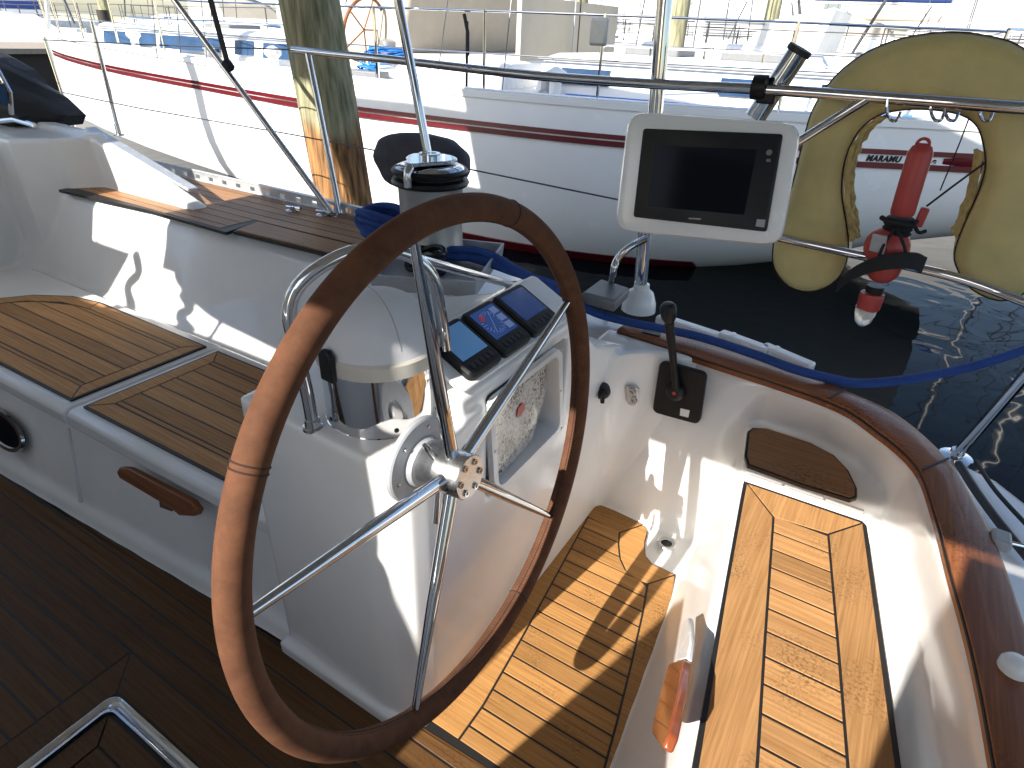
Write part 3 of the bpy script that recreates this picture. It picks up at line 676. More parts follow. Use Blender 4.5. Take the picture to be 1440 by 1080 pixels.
for k in range(N):
    t = 2*math.pi*k/N
    for s_ in (-1, 1):
        c0 = wp(t, RW-RT*.985, -.0); c1 = wp(t+.004, RW-RT*.93, .0075*s_)
        a.bar(c0, c1, .0011, .0011)
a.build('stitching', 'thread', rim, smooth=False)
a = MB(); a.tube([wp(2*math.pi*k/160, RW-RT*1.0) for k in range(160)], .0011, 6, closed=True); a.build('lacing', 'thread', rim)
for k in range(5):
    t = -2*math.pi*k/5
    a = MB(); p0 = wp(t, .028, -.022); p1 = wp(t, RW-.01, 0); a.tube([p0, p0+(p1-p0)*.06, p0+(p1-p0)*.5, p1], [.0125, .0128, .0108, .0068], 16); a.build('spoke', 'steel', sw_)
a = MB(); a.lathe(WC, -AX, [(.03, -.115), (.036, -.112), (.037, -.05), (.041, -.045), (.041, .008), (.039, .011), (.001, .0112)], 40); hub = a.build('hub', 'brushed', sw_)
for k in range(6):
    c = wp(2*math.pi*k/6+.3, .028, .0112); a = MB(); a.lathe(c, -AX, [(.0062, -.002), (.0062, .003), (.0034, .003), (.0032, -.001)], 12); a.build('bolt', 'steel', hub)
# shaft flange and friction brake
fl = thing('shaft_flange', 'round grey flange behind the wheel hub with a small brake lever', 'flange', WC+AX*.1)
FC = WC+AX*(.103); FC2 = Vector((-.103, 0, WZ-.009))
a = MB(); a.lathe(FC2, (1, 0, 0), [(.083, -.006), (.083, .003), (.08, .006), (.05, .008), (.045, .02), (.03, .022)], 44); a.build('plate', 'tray', fl)
for k in range(6): 
    an = 2*math.pi*k/6+.2; a = MB(); a.lathe(FC2+Vector((.0065, .066*math.cos(an), .066*math.sin(an))), (1, 0, 0), [(.004, 0), (.004, .002), (.001, .003)], 10); a.build('screw', 'steel', fl)
a = MB(); b0 = QX(618, 652, -.055); b1 = QX(597, 626, -.05); a.tube([b0, b0+(b1-b0)*.75, b1], [.006, .0065, .004], 12); a.build('brake_lever', 'steel', fl); a = MB(); a.tube([QX(616, 690, -.07), QX(613, 735, -.065)], [.0055, .0065], 12); a.build('grease_nipple', 'steel', fl)
a = MB(); a.lathe(QX(624, 638, -.085), (1, 0, .3), [(.019, 0), (.019, .018), (.012, .022)], 20); a.build('knob', 'black', fl)
# ================================================================== THROTTLE WALL FITTINGS
YW = 1.016
nw = Vector((0, -1, .0))
def wl(px, py, off=0): return QY(px, py, YW-off)
th_ = thing('throttle', 'black engine throttle lever on a square black plate on the white side wall', 'throttle', wl(957, 550))
a = MB(); P = rnd([wl(930, 505), wl(996, 523), wl(985, 595), (wl(919, 577))], .022); a.loft([P, [p+nw*.012 for p in P], [p+nw*.016 for p in rnd(shrink([wl(930, 505), wl(996, 523), wl(985, 595), wl(919, 577)], .005), .02)]]); a.build('plate', 'black', th_, ang=30)
a = MB(); pv0 = wl(951, 550, .016); a.lathe(pv0, nw, [(.03, -.004), (.03, .012), (.024, .02), (.01, .026)], 28); a.build('pivot', 'black', th_)
a = MB(); a.lathe(wl(948, 553, .042), nw, [(.006, 0), (.006, .002)], 12); a.build('neutral_button', 'red', th_)
k0, k1, k2 = wl(951, 548, .03), wl(946, 500, .045), wl(941, 455, .055)
a = MB(); a.tube(cat([k0, k1, k2], 6), [.013, .012, .011, .0105, .0105, .011, .0115, .012, .0125, .013, .0135, .014, .0145], 14)
a.build('lever', 'black', th_)
a = MB(); g = wl(940, 440, .056); tp_ = (k2-k1).normalized(); a.lathe(g-tp_*.03, tp_, [(.0135, 0), (.021, .015), (.0245, .035), (.0235, .05), (.016, .06), (.002, .063)], 24); a.build('grip', 'black', th_)
a = MB(); a.prism([wl(957, 574, .0165), wl(970, 577, .0165), wl(968, 587, .0165), wl(956, 584, .0165)], nw*.001); a.build('badge', 'whiteplastic', th_)
ky = thing('ignition_switch', 'round black ignition switch on the white side wall', 'switch', QX(845, 543, -.09))
kc = QP(845, 543, (-.053, .952, .45), (.707, -.707, 0)); kn = Vector((.5, -.86, .05)).normalized(); kc = kc+kn*.034
a = MB(); a.lathe(kc, kn, [(.026, -.012), (.026, .006), (.021, .01), (.019, .012)], 28); a.build('bezel', 'rubber', ky)
a = MB(); a.lathe(kc+kn*.01, kn, [(.014, 0), (.013, .016), (.005, .018)], 20); a.bar(kc+kn*.03+Vector((0, 0, .012)), kc+kn*.03-Vector((0, 0, .024)), .012, .016, kn); a.build('cap', 'black', ky, bevel=.002)
hs2 = thing('hasp', 'small steel eye plate with screws between switch and throttle', 'eye plate', wl(888, 555))
a = MB(); hw_ = lambda px, py, o=0: QP(px, py, (-.012, .992-o, .45), (.42, -.9, 0)); P = rnd([hw_(881, 541), hw_(900, 544), hw_(896, 569), hw_(884, 568)], .01); a.prism(P, nw*.009); a.build('plate', 'brushed', hs2, bevel=.0015)
a = MB()
for px, py in ((890, 549), (892, 562)): a.tube([hw_(px, py, .011)+Vector((.009*math.cos(t), -.004, .009*math.sin(t))) for t in [2*math.pi*k/16 for k in range(16)]], .003, 8, closed=True)
a.build('eye', 'steel', hs2)
# ================================================================== TEAK CAP RAIL
capi = [(868, 463), (1000, 505), (1165, 560), (1230, 598), (1290, 650), (1318, 720), (1340, 800), (1368, 900), (1390, 1000), (1405, 1080)]
capo = [(884, 452), (1000, 480), (1130, 525), (1190, 548), (1260, 580), (1330, 640), (1372, 705), (1405, 770), (1440, 870)]
ci = cat([Q(*p, .632) for p in capi]+[Vector((.89, -.4, .632)), Vector((.94, -1.15, .632))], 5)
co = cat([Q(*p, .632) for p in capo]+[Vector((.925, .1, .632)), Vector((.965, -.4, .632)), Vector((1.015, -1.15, .632))], 5)
def resample(P, n):
    L_ = [0]
    for a_, b_ in zip(P, P[1:]): L_.append(L_[-1]+(b_-a_).length)
    out = []
    for i in range(n):
        t = L_[-1]*i/(n-1); j = max(k for k in range(len(L_)-1) if L_[k] <= t+1e-9); out.append(P[j].lerp(P[j+1], (t-L_[j])/max(1e-9, L_[j+1]-L_[j])))
    return out
ci = resample(ci, 90); co = resample(co, 90)
cr = thing('cap_rail', 'varnished brown teak capping curved along the top of the cockpit wall', 'cap rail', Q(1200, 560, .62))
def cap_seg(i0, i1, mt):
    a = MB(); rings = []
    for i in range(i0, i1+1):
        p, q = ci[i], co[i]; up = Vector((0, 0, 1)); e = (q-p)*.08
        rings.append([p-up*.03, p-up*.004, p+e, q-e, q-up*.004, q-up*.03])
    a.loft(rings); a.build('capping', mt, cr, ang=50)
def near(px, py):
    t = Q(px, py, .632); return min(range(90), key=lambda i: (ci[i]-t).length)
i1, i2 = near(1165, 560), near(1292, 655)
cap_seg(0, i1, 'varnish'); cap_seg(i1, i2, 'varnish'); cap_seg(i2, 89, 'varnishy')
a = MB()
for i in (i1, i2): a.bar(ci[i]+Vector((0, 0, .0012)), co[i]+Vector((0, 0, .0012)), .004, .003)
a.tube([p+Vector((0, 0, -.012)) for p in ci], .0035, 6)
a.build('seam_caulk', 'caulk', cr)
a = MB(); b0 = Q(916, 466, .634)
a.prism(rnd([Q(905, 460, .633), Q(930, 466, .633), Q(928, 474, .633), Q(903, 468, .633)], .008), (0, 0, .004)); a.build('latch_plate', 'black', cr)
# ================================================================== SIDE DECK AND RAILS
zk = .752
dk = struct
a = MB(); b = MB()
pa = [(88, 266), (212, 294), (318, 324), (363, 309), (505, 343), (560, 356), (585, 338), (520, 316), (365, 281), (210, 246)]
PA = [(Q(*p, zk).x, Q(*p, zk).y) for p in pa]
b.prism([(p.x, p.y, zk-.014) for p in inset(PA, -.012)], (0, 0, .0125)); struct(b.build('side_deck_caulk', 'caulk', smooth=False))
edge_f = lambda x: interp([(PA[0][1], PA[0][0]), (PA[1][1], PA[1][0]), (PA[2][1], PA[2][0])], x)
x0, x1 = -2.83, -1.72
ys0 = [.76, .80, .86, .92, .98, 1.04, 1.10, 1.16, 1.215]
for y0, y1 in zip(ys0, ys0[1:]):
    xa = -2.86+max(0, y0-.80)*.35
    if y1 <= .93:
        board(a, [(xa, y0), (-1.735, y0+.005), (-1.735, y1+.005), (xa+.02, y1)], zk)
    else: board(a, [(xa, y0), (-1.735, y0+.005), (-1.0, y0+.03), (-1.0, y1+.03), (-1.735, y1+.005), (xa+.02, y1)], zk)
struct(a.build('side_deck_planking', 'teakdark', smooth=False))
a = MB(); PB = xy([(331, 325), (363, 313), (500, 347), (560, 362), (545, 378), (500, 366)], zk)
st = thing('deck_step', 'separate short weathered teak board on the deck edge beside the steering console', 'deck board', (PB[0][0], PB[0][1], zk))
b = MB(); b.prism([(p.x, p.y, zk-.012) for p in inset(PB, -.006)], (0, 0, .012)); b.build('caulk_bed', 'caulk', st)
board(a, PB, zk+.006, gap=.006); a.build('teak_board', 'teakdark', st, smooth=False)
# drilled aluminium toe rail
tr = thing('toe_rail', 'drilled aluminium toe rail along the far deck edge', 'toe rail', (-2.2, 1.24, .75))
a = MB(); X0, X1 = -3.6, -1.1; yt = lambda x: 1.245+.0*(x+2)
a.box((X0, 1.243, .772), (X1, 1.249, .787)); a.box((X0, 1.243, .745), (X1, 1.249, .752)); a.box((X0, 1.215, .742), (X1, 1.26, .746)); a.tube([(X0, 1.246, .789), (X1, 1.246, .789)], .006, 8)
x = X0
while x < X1: a.box((x, 1.2431, .7515), (x+.072, 1.2489, .7725)); x += .105
a.build('rail', 'alu', tr)
a = MB(); a.box((X1+.002, 1.243, .70), (X1+.12, 1.262, .787)); a.build('end_plate', 'alu', tr, bevel=.004)
# small deck cleats
for px, py, lab in ((412, 297, 'small chrome deck fitting on the teak beside the toe rail, further from the winch'), (455, 303, 'small chrome deck fitting at the foot of the slanting tube')):
    c = Q(px, py, zk); f_ = thing('deck_fitting', lab, 'deck fitting', c, 'deck fittings by the toe rail')
    a = MB(); a.lathe(c, (0, 0, 1), [(.03, 0), (.03, .004), (.012, .008), (.011, .02), (.002, .022)], 16); a.tube([c+Vector((-.04, 0, .016)), c+Vector((.04, 0.01, .016))], [.004, .008], 8); a.build('body', 'steel', f_)
# pushpit rail
YR = 1.30
up_ = [QY(412, 70, YR), QY(560, 85, YR), QY(740, 105, YR), QY(900, 117, YR), QY(1060, 125, YR), QY(1225, 136, YR), QY(1440, 152, 1.24), QY(1440, 152, 1.24)+Vector((.28, -.18, .01)), QY(1440, 152, 1.24)+Vector((.42, -.6, .01))]
rl = thing('guard_rail', 'chrome upper and lower guard rail tubes round the stern, carrying the yellow lifebuoy', 'guard rail', Q(478, 298, .75))
a = MB(); upc = cat(up_, 8); a.tube(upc, .0145, 16); a.build('upper_tube', 'steel', rl)
lo_ = [QY(1010, 312, YR), QY(1100, 335, YR), QY(1250, 368, YR), QY(1350, 392, YR-.01), QY(1440, 424, YR-.05), QY(1440, 424, YR-.05)+Vector((.2, -.15, .0)), Vector((up_[-1].x, up_[-1].y, QY(1440, 424, YR-.05).z+.01))]
a = MB(); a.tube(cat(lo_, 6), .0125, 14); a.build('lower_tube', 'steel', rl)
a = MB(); a.tube([QY(1222, 137, YR), QY(1128, 196, YR), QY(1040, 252, YR), QY(1010, 312, YR)], .0125, 14); a.build('brace', 'steel', rl)
a = MB(); p0 = Q(478, 300, .752); p1 = QY(433, 74, YR); a.tube([p0, p1], .0125, 14); a.build('post', 'steel', rl)
a = MB(); p0 = Q(1345, 640, .42); d_ = (QY(1440, 530, 1.22)-p0); a.tube([p0, p0+d_*2.1], .0145, 14); a.lathe(p0-Vector((0, 0, .01)), (0, 0, 1), [(.045, 0), (.045, .006), (.02, .012), (.019, .03)], 18); a.build('post', 'steel', rl)
a = MB(); e_ = up_[-1]; a.tube([(e_.x, e_.y, .395), e_], .0145, 14); a.lathe((e_.x, e_.y, .395), (0, 0, 1), [(.045, 0), (.045, .006), (.02, .012), (.019, .03)], 18); a.build('post', 'steel', rl)
a = MB(); c = QY(1068, 123, YR); a.lathe(c-Vector((.022, 0, 0)), (1, 0, .02), [(.014, 0), (.031, .004), (.033, .022), (.031, .04), (.014, .044)], 22); a.build('clamp', 'black', rl)
# rod holder
q0 = QY(1062, 165, YR+.035); q1 = QY(1122, 74, YR+.035); rd = thing('rod_holder', 'polished steel rod holder tube clamped slanting on the upper rail', 'rod holder', q0)
a = MB(); ax = (q1-q0); L_ = ax.length; a.lathe(q0, ax, [(.030, 0), (.030, L_), (.0335, L_), (.0335, L_+.012), (.027, L_+.012), (.027, L_-.15)], 28); a.build('tube', 'steel', rd)
a = MB(); a.lathe(q0, ax, [(.0335, L_-.002), (.0345, L_+.004), (.0335, L_+.013), (.0265, L_+.013)], 28); a.build('rubber_lip', 'rubber', rd)
a = MB(); a.box((q0.x+.0, YR-.01, q0.z+.04), (q0.x+.05, YR+.03, q0.z+.09)); a.build('bracket', 'black', rd, bevel=.006)
# arch post and plotter
pf = Q(898, 432, .615); pt_ = QY(935, 0, pf.y+.0)
dirp = (pt_-pf)
ps = thing('arch_post', 'thick chrome post rising from the deck behind the chart plotter', 'post', pf)
a = MB(); a.tube([pf, pf+dirp*1.55], .0235, 18); a.build('tube', 'steel', ps)
a = MB(); a.lathe(pf-Vector((0, 0, .01)), (0, 0, 1), [(.062, 0), (.06, .03), (.045, .07), (.03, .08), (.027, .1)], 22); a.build('base', 'whiteplastic', ps)
a = MB(); a.tube(cat([Q(858, 405, .66), QY(862, 385, 1.12), QY(868, 365, 1.12), QY(885, 348, 1.14), QY(907, 336, 1.2)], 6), .0115, 12); a.build('side_arm', 'steel', ps)
PC = QY(997, 250, .86); pnrm = (Vector(CAM)-PC).normalized(); pnrm = (pnrm+Vector((0, 0, .05))).normalized()
pl_ = thing('chart_plotter', 'white framed chart plotter with a dark blank screen mounted on the arch post', 'chart plotter', PC)
def pp(px, py, h=0): return QP(px, py, PC, pnrm)+pnrm*h
HC = [pp(883, 155), pp(1130, 172), pp(1100, 347), pp(863, 324)]
h0 = rnd(HC, .045); h1 = rnd(shrink(HC, .006), .045); h2 = rnd(shrink(HC, .02), .04)
off = lambda P, h: [p+pnrm*h for p in P]
SC = [pp(905, 181), pp(1101, 189), pp(1078, 326), pp(891, 305)]
s0_ = rnd(shrink(SC, -.006), .012)
a = MB(); a.loft([off(h2, -.085), off(h1, -.07), off(h0, -.05), off(h0, -.015), off(h1, -.003), off(h2, .0)]); a.build('housing', 'whiteplastic', pl_, ang=50)
a = MB(); a.loft([off(rnd(SC, .008), -.004), off(rnd(SC, .008), .006), off(rnd(shrink(SC, .006), .006), .009)]); a.build('bezel', 'black', pl_, ang=30)
a = MB(); a.prism([pp(921, 205, .0088), pp(1064, 211, .0088), pp(1046, 302, .0088), pp(912, 290, .0088)], pnrm*.0008); scn = a.build('screen', 'lcddark', pl_, smooth=False); scn.data.materials[0] = m['screen']
a = MB(); kc_ = pp(1081, 215, .009); a.lathe(kc_, pnrm, [(.0065, 0), (.0065, .003), (.003, .004)], 14); a.prism([pp(1077, 224, .009), pp(1083, 224, .009), pp(1083, 228, .009), pp(1077, 228, .009)], pnrm*.001); a.build('buttons', 'greybox', pl_)
a = MB(); a.prism([pp(1064, 308, .009), pp(1076, 309, .009), pp(1074, 320, .009), pp(1062, 318, .009)], pnrm*.0006); a.prism([pp(969, 306, .009), pp(986, 307, .009), pp(985, 309, .009), pp(968, 308, .009)], pnrm*.0006); a.build('badge', 'tray', pl_)
a = MB(); bc = sum(HC, Vector())/4-pnrm*.08; tgt = pf+dirp*((bc.z-pf.z)/dirp.z); a.tube([bc, tgt], .016, 12); a.tube([tgt-dirp*.03, tgt+dirp*.03], .032, 14); a.build('bracket', 'brushed', pl_)
# bimini leg, slanting tube with strap
b0 = QY(612, 270, 1.12); b1 = QY(560, 0, 1.12); bl = thing('canopy_strut', 'thick chrome canopy tube rising behind the winch', 'tube', b0)
a = MB(); a.tube([b0+(b0-b1)*.6, b0+(b1-b0)*2.0], .0155, 16); a.build('tube', 'steel', bl)
t0 = Q(469, 303, .752); t1 = QY(245, 0, 1.12); sl_ = thing('slanting_strut', 'slim chrome strut sloping up from the toe rail, tied with a dark strap', 'strut', t0)
a = MB(); a.tube([t0, t0+(t1-t0)*1.5], .0125, 14); a.lathe(t0-Vector((0, 0, .004)), (0, 0, 1), [(.028, 0), (.028, .005), (.014, .008), (.013, .02)], 16); a.build('tube', 'steel', sl_)
a = MB(); k_ = QY(321, 92, 1.12); s_up = QY(296, 0, 1.14); a.bar(k_, k_+(s_up-k_)*1.6, .028, .006, (0, 1, 0)); a.lathe(k_-(t1-t0).normalized()*.02, t1-t0, [(.014, 0), (.02, .005), (.02, .035), (.014, .04)], 14); a.build('strap', 'strap', sl_)
# stanchions and lifelines of the side deck
for u, v, lab in (((168, 188), (129, 30), 'chrome stanchion on the far deck edge just ahead of the slanting strut'), ((103, 180), (62, 52), 'chrome stanchion farthest forward on the deck edge beside the black sprayhood')):
    p0 = Q(*u, .76); p1 = QY(*v, p0.y-.0); s_ = thing('stanchion', lab, 'stanchion', p0, 'side deck stanchions')
    a = MB(); a.tube([p0, p1], .0125, 12); a.build('tube', 'steel', s_)
    a = MB(); a.lathe(p0-Vector((0, 0, .01)), (0, 0, 1), [(.035, 0), (.035, .006), (.018, .01), (.017, .07), (.0135, .072)], 16); a.build('socket', 'steel', s_)
lf = MB(); lf.tube([QY(60, 56, 1.45), QY(213, 63, 1.35), QY(413, 70, YR)], .003, 8)
tag(lf.build('lifeline', 'wire'), 'upper wire lifeline running forward from the end of the chrome rail', 'lifeline', 'lifelines of the side deck')
lf = MB(); lf.tube([QY(30, 118, 1.45), QY(195, 152, 1.33), QY(410, 189, YR), QY(530, 212, YR), QY(660, 238, YR), QY(870, 281, YR), QY(905, 289, YR)], .003, 8)
tag(lf.build('lifeline', 'wire'), 'lower wire lifeline running behind the winch to the arch post', 'lifeline', 'lifelines of the side deck')
# grey cloth bag on the lifeline
bgp = [(530, 212), (540, 194), (560, 187), (600, 189), (632, 198), (652, 215), (658, 238), (640, 262), (600, 268), (560, 262), (537, 240)]
bc = QY(595, 225, YR+.02); bg_ = thing('cloth_bag', 'dark grey cloth pouch slung on the lifeline behind the winch', 'bag', bc)
rings = []
O_ = cat([QY(*p, YR+.03) for p in bgp], 4, True); c_ = sum(O_, Vector())/len(O_)
for d, k in ((-.05, .55), (-.045, .85), (-.02, 1.0), (.02, 1.0), (.05, .8), (.055, .4)):
    rings.append([c_+(p-c_)*k+Vector((0, d+.006*math.sin(9*i/len(O_)*6.28), 0)) for i, p in enumerate(O_)])
a = MB(); a.loft(rings); a.build('pouch', 'bag', bg_, ang=70)
# winch
wc = QY(605, 245, .94); wb = Vector((wc.x, wc.y, .735)); wn = thing('winch', 'big self tailing winch with grey drum, black jaws and chrome top on the deck edge', 'winch', wb)
H = wc.z-wb.z
a = MB(); a.lathe(wb, (0, 0, 1), [(.15, -.03), (.15, .0), (.142, .012), (.11, .016)], 40); a.build('base', 'whiteplastic', wn)
a = MB(); a.lathe(wb, (0, 0, 1), [(.125, .01), (.122, .03), (.108, .05), (.102, H*.55), (.106, H-.035), (.11, H-.02)], 40); a.build('drum', 'drum', wn)
a = MB(); a.lathe(wb, (0, 0, 1), [(.09, H-.03), (.122, H-.03), (.127, H-.022), (.122, H-.012), (.105, H-.006), (.105, H-.002), (.122, H+.004), (.125, H+.014), (.118, H+.022), (.08, H+.026)], 44); a.build('jaws', 'black', wn, ang=25)
a = MB(); a.lathe(wb, (0, 0, 1), [(.115, H+.018), (.108, H+.028), (.09, H+.034), (.078, H+.036)], 40); a.lathe(wb, (0, 0, 1), [(.034, H+.05), (.034, H+.066), (.022, H+.066), (.02, H+.045)], 24); a.build('top_cap', 'steel', wn)
a = MB(); zt = wb.z+H+.04; ctr = Vector((wb.x, wb.y, zt)); dv = Vector((.12, -1, 0)).normalized(); sv = Vector((-dv.y, dv.x, 0))
outl = [ctr-sv*.082-dv*-.0+dv*-.03, ctr-sv*.07+dv*.03, ctr-sv*.03+dv*.09, ctr+dv*.118-sv*.016, ctr+dv*.118+sv*.016, ctr+sv*.03+dv*.09, ctr+sv*.07+dv*.03, ctr+sv*.082-dv*.03, ctr+sv*.05-dv*.07, ctr-dv*.085, ctr-sv*.05-dv*.07]
a.prism(cat(outl, 4, True), (0, 0, .012)); a.tube(cat([ctr+dv*.11+Vector((0, 0, .005)), ctr+dv*.128-Vector((0, 0, .02)), ctr+dv*.128-Vector((0, 0, .06))], 5), .014, 12); a.build('stripper_arm', 'steel', wn, bevel=.003)
# ropes
def loops(mb, c, rx, ry, n, r, zj, seed):
    rnd_ = random.Random(seed)
    for k in range(n):
        a0 = rnd_.random()*6.28; ex = rnd_.uniform(.7, 1.1); ey = rnd_.uniform(.7, 1.1); dz = rnd_.uniform(0, zj); tl = rnd_.uniform(-.3, .3); tm = rnd_.uniform(-.3, .3)
        ox, oy = rnd_.uniform(-.015, .015), rnd_.uniform(-.015, .015)
        mb.tube([c+Vector((ox+rx*ex*math.cos(a0+t), oy+ry*ey*math.sin(a0+t), dz+tl*.1*math.cos(t)+tm*.1*math.sin(t))) for t in [2*math.pi*i/28 for i in range(28)]], r, 8, closed=True)
rc = Q(545, 326, .80); a = MB(); loops(a, rc, .11, .075, 9, .013, .05, 3)
tag(a.build('rope_coil', 'rope'), 'dark blue rope coiled in a heap at the foot of the winch', 'rope coil')
a = MB()
rr_ = random.Random(5)
for k in range(6):
    j = lambda s=.018: Vector((rr_.uniform(-s, s), rr_.uniform(-s, s), rr_.uniform(0, s)))
    a.tube(cat([Q(590, 365, .80)+j(), Q(640, 362, .81)+j(.03), Q(690, 368, .81)+j(.025), Q(720, 382, .79)+j(), Q(762, 398, .77)+j(.012), Q(800, 412, .74)+j(.01)], 5), .014, 8)
tag(a.build('rope_bundle', 'rope'), 'bundle of loose dark blue rope lying between winch and displays', 'rope')
hp2 = [Q(775, 402, .76), Q(830, 437, .68), Q(880, 452, .665), Q(930, 462, .66), Q(985, 474, .662), Q(1060, 498, .662), Q(1120, 520, .66), Q(1180, 535, .64), Q(1215, 539, .63), Q(1280, 533, .65), Q(1360, 517, .68), Q(1440, 492, .73), Q(1520, 455, .80)]
a = MB(); a.tube(cat(hp2, 6), .0135, 12); tag(a.build('blue_hose', 'rope'), 'long dark blue hose lying along the cap rail and sagging out over the water', 'hose')
# tray with instruments
tz = .775; T4 = [Q(524, 408, tz), Q(668, 418, tz), Q(706, 362, tz), Q(560, 346, tz)]
ty = thing('tray', 'shallow grey open tray with a dark coiled cable behind the wheel rim', 'tray', T4[0])
a = MB(); up3 = Vector((0, 0, .05)); ri_ = shrink(T4, .012); a.loft([T4, [p+up3 for p in shrink(T4, -.008)], [p+up3 for p in shrink(T4, .004)], [p+Vector((0, 0, .012)) for p in ri_], ], cap=True); a.build('pan', 'tray', ty, ang=30)
a = MB(); loops(a, Q(600, 375, .80), .07, .05, 6, .009, .03, 9); a.build('cable', 'black', ty)
# grey box
gz = .735; G4 = [Q(845, 391, gz), Q(887, 404, gz), Q(866, 424, gz), Q(817, 411, gz)]
gx = thing('connector_box', 'flat grey plastic box standing beside the base of the arch post', 'box', G4[0])
a = MB(); a.loft([[p-Vector((0, 0, .04)) for p in shrink(G4, .006)], [p-Vector((0, 0, .008)) for p in G4], shrink(G4, .01)]); a.build('case', 'greybox', gx, bevel=.006)
# white conduit strips on the deck edge
for u, v, lab in (((925, 447), (1010, 475), 'white plastic fairing strip on the deck edge nearest the throttle'), ((1012, 470), (1080, 495), 'middle white plastic fairing strip on the deck edge'), ((1072, 488), (1142, 518), 'white plastic fairing strip on the deck edge farthest from the throttle')):
    a = MB(); p, q = Q(*u, .628), Q(*v, .628); d_ = (q-p).normalized()
    a.bar(p, q, .045, .03); a.bar(p+d_*.03, p+d_*.05, .05, .034)
    tag(a.build('fairing_strip', 'whiteplastic', bevel=.008), lab, 'fairing strip', 'white fairing strips on the deck edge')
# small fitting on the deck behind cap
c = Q(1402, 766, .612); f_ = thing('hull_fitting', 'small grey plastic fairlead outside the curved cap rail', 'fairlead', c)
a = MB(); a.prism(rnd([c+Vector((-.016, -.022, 0)), c+Vector((.018, -.022, 0)), c+Vector((.018, .022, 0)), c+Vector((-.016, .022, 0))], .008), (0, 0, .026)); a.build('block', 'tray', f_, bevel=.006); a = MB(); a.tube([c+Vector((.018, 0, .015)), c+Vector((.13, .02, .018))], .004, 8); a.build('pin', 'steel', f_)
a = MB(); a.tube(cat([Q(1348, 652, .424), Q(1372, 690, .424), Q(1405, 735, .424), Q(1450, 790, .424)], 5), .011, 8); a.tube(cat([Q(1372, 648, .424), Q(1400, 690, .424), Q(1450, 745, .424)], 5), .006, 8)
tag(a.build('deck_seam_line', 'rubber'), 'thin dark seam groove lines on the white aft deck outside the cap rail', 'hose')  # dark tubes standing for a seam groove in the deck
c = Q(1436, 925, .66); f_ = thing('vent_cap', 'round white plastic cap on the teak cap rail at the picture edge', 'cap', c)
a = MB(); a.lathe(c-Vector((0, 0, .03)), (0, 0, 1), [(.022, 0), (.022, .014), (.017, .022), (.008, .026), (.001, .0265)], 28); a.build('dome', 'whiteplastic', f_)
# ------------------------------------------------------------------ horseshoe buoy
YB = 1.385
oo = [(1085, 352), (1092, 318), (1112, 262), (1126, 205), (1142, 152), (1172, 108), (1215, 74), (1270, 52), (1330, 44), (1385, 48), (1440, 66), (1485, 120), (1500, 200), (1490, 290), (1462, 380), (1440, 415), (1405, 425), (1365, 408), (1343, 375)]
ii = [(1342, 350), (1356, 312), (1374, 272), (1384, 238), (1382, 205), (1372, 178), (1350, 163), (1310, 156), (1270, 156), (1235, 164), (1208, 186), (1190, 222), (1184, 268), (1190, 310), (1194, 345), (1188, 378), (1168, 402), (1138, 412), (1108, 404), (1088, 380)]
BP = [QY(*p, YB) for p in oo+ii]
by = thing('horseshoe_buoy', 'faded yellow horseshoe lifebuoy hung over the chrome guard rail', 'lifebuoy', QY(1350, 60, YB))
N_ = len(BP); BPs = cat(BP, 3, True)
def offs(P, d):
    n = len(P); out = []
    A_ = sum(P[i].x*P[(i+1) % n].z-P[(i+1) % n].x*P[i].z for i in range(n)); sg = 1 if A_ > 0 else -1
    for i in range(n):
        t = (P[(i+1) % n]-P[i-1]).normalized(); out.append(P[i]+Vector((-t.z, 0, t.x))*sg*d)
    return out
DY = lambda P, d: [p+Vector((0, d, 0)) for p in P]
a = MB(); a.loft([DY(offs(BPs, .045), -.026), DY(offs(BPs, .026), -.021), DY(offs(BPs, .010), -.008), DY(offs(BPs, .002), .012), DY(BPs, .05), DY(offs(BPs, .001), .09), DY(offs(BPs, .012), .104)]); bu = a.build('cover', 'buoy', by, ang=60)
a = MB()
a.tube(DY(offs(BPs, .002), .006), .0019, 6, closed=True); a.build('piping', 'thread', by)
a = MB(); lin_ = [QY(*p, YB) for p in ((1236, 165), (1212, 186), (1195, 222), (1189, 268), (1194, 310), (1197, 340))]; lc = cat(lin_, 6)
rr_ = random.Random(2)
for k in range(4): a.tube([p+Vector((.004*k+rr_.uniform(-.004, .004), .01+.018*k, rr_.uniform(-.002, .002))) for p in lc], .007, 6)
a.build('frayed_lining', 'lining', by)
lc = cat([QY(*p, YB) for p in ((1380, 215), (1372, 262), (1358, 305), (1345, 335))], 6); a = MB()
for k in range(4): a.tube([p+Vector((-.003*k+rr_.uniform(-.003, .003), .012+.02*k, 0)) for p in lc], .006, 6)
a.build('frayed_lining', 'lining', by)
bh = thing('rail_hooks', 'steel wire hooks under the rail that carry the lifebuoy', 'hooks', QY(1300, 150, YR))
for px in (1248, 1310, 1330, 1378):
    a = MB(); a.tube(cat([QY(px, 140, YR-.018), QY(px-1, 155, YR-.02), QY(px+4, 168, YR-.015), QY(px+13, 169, YR-.01), QY(px+18, 158, YR)], 5), .0038, 8); a.build('hook', 'steel', bh)
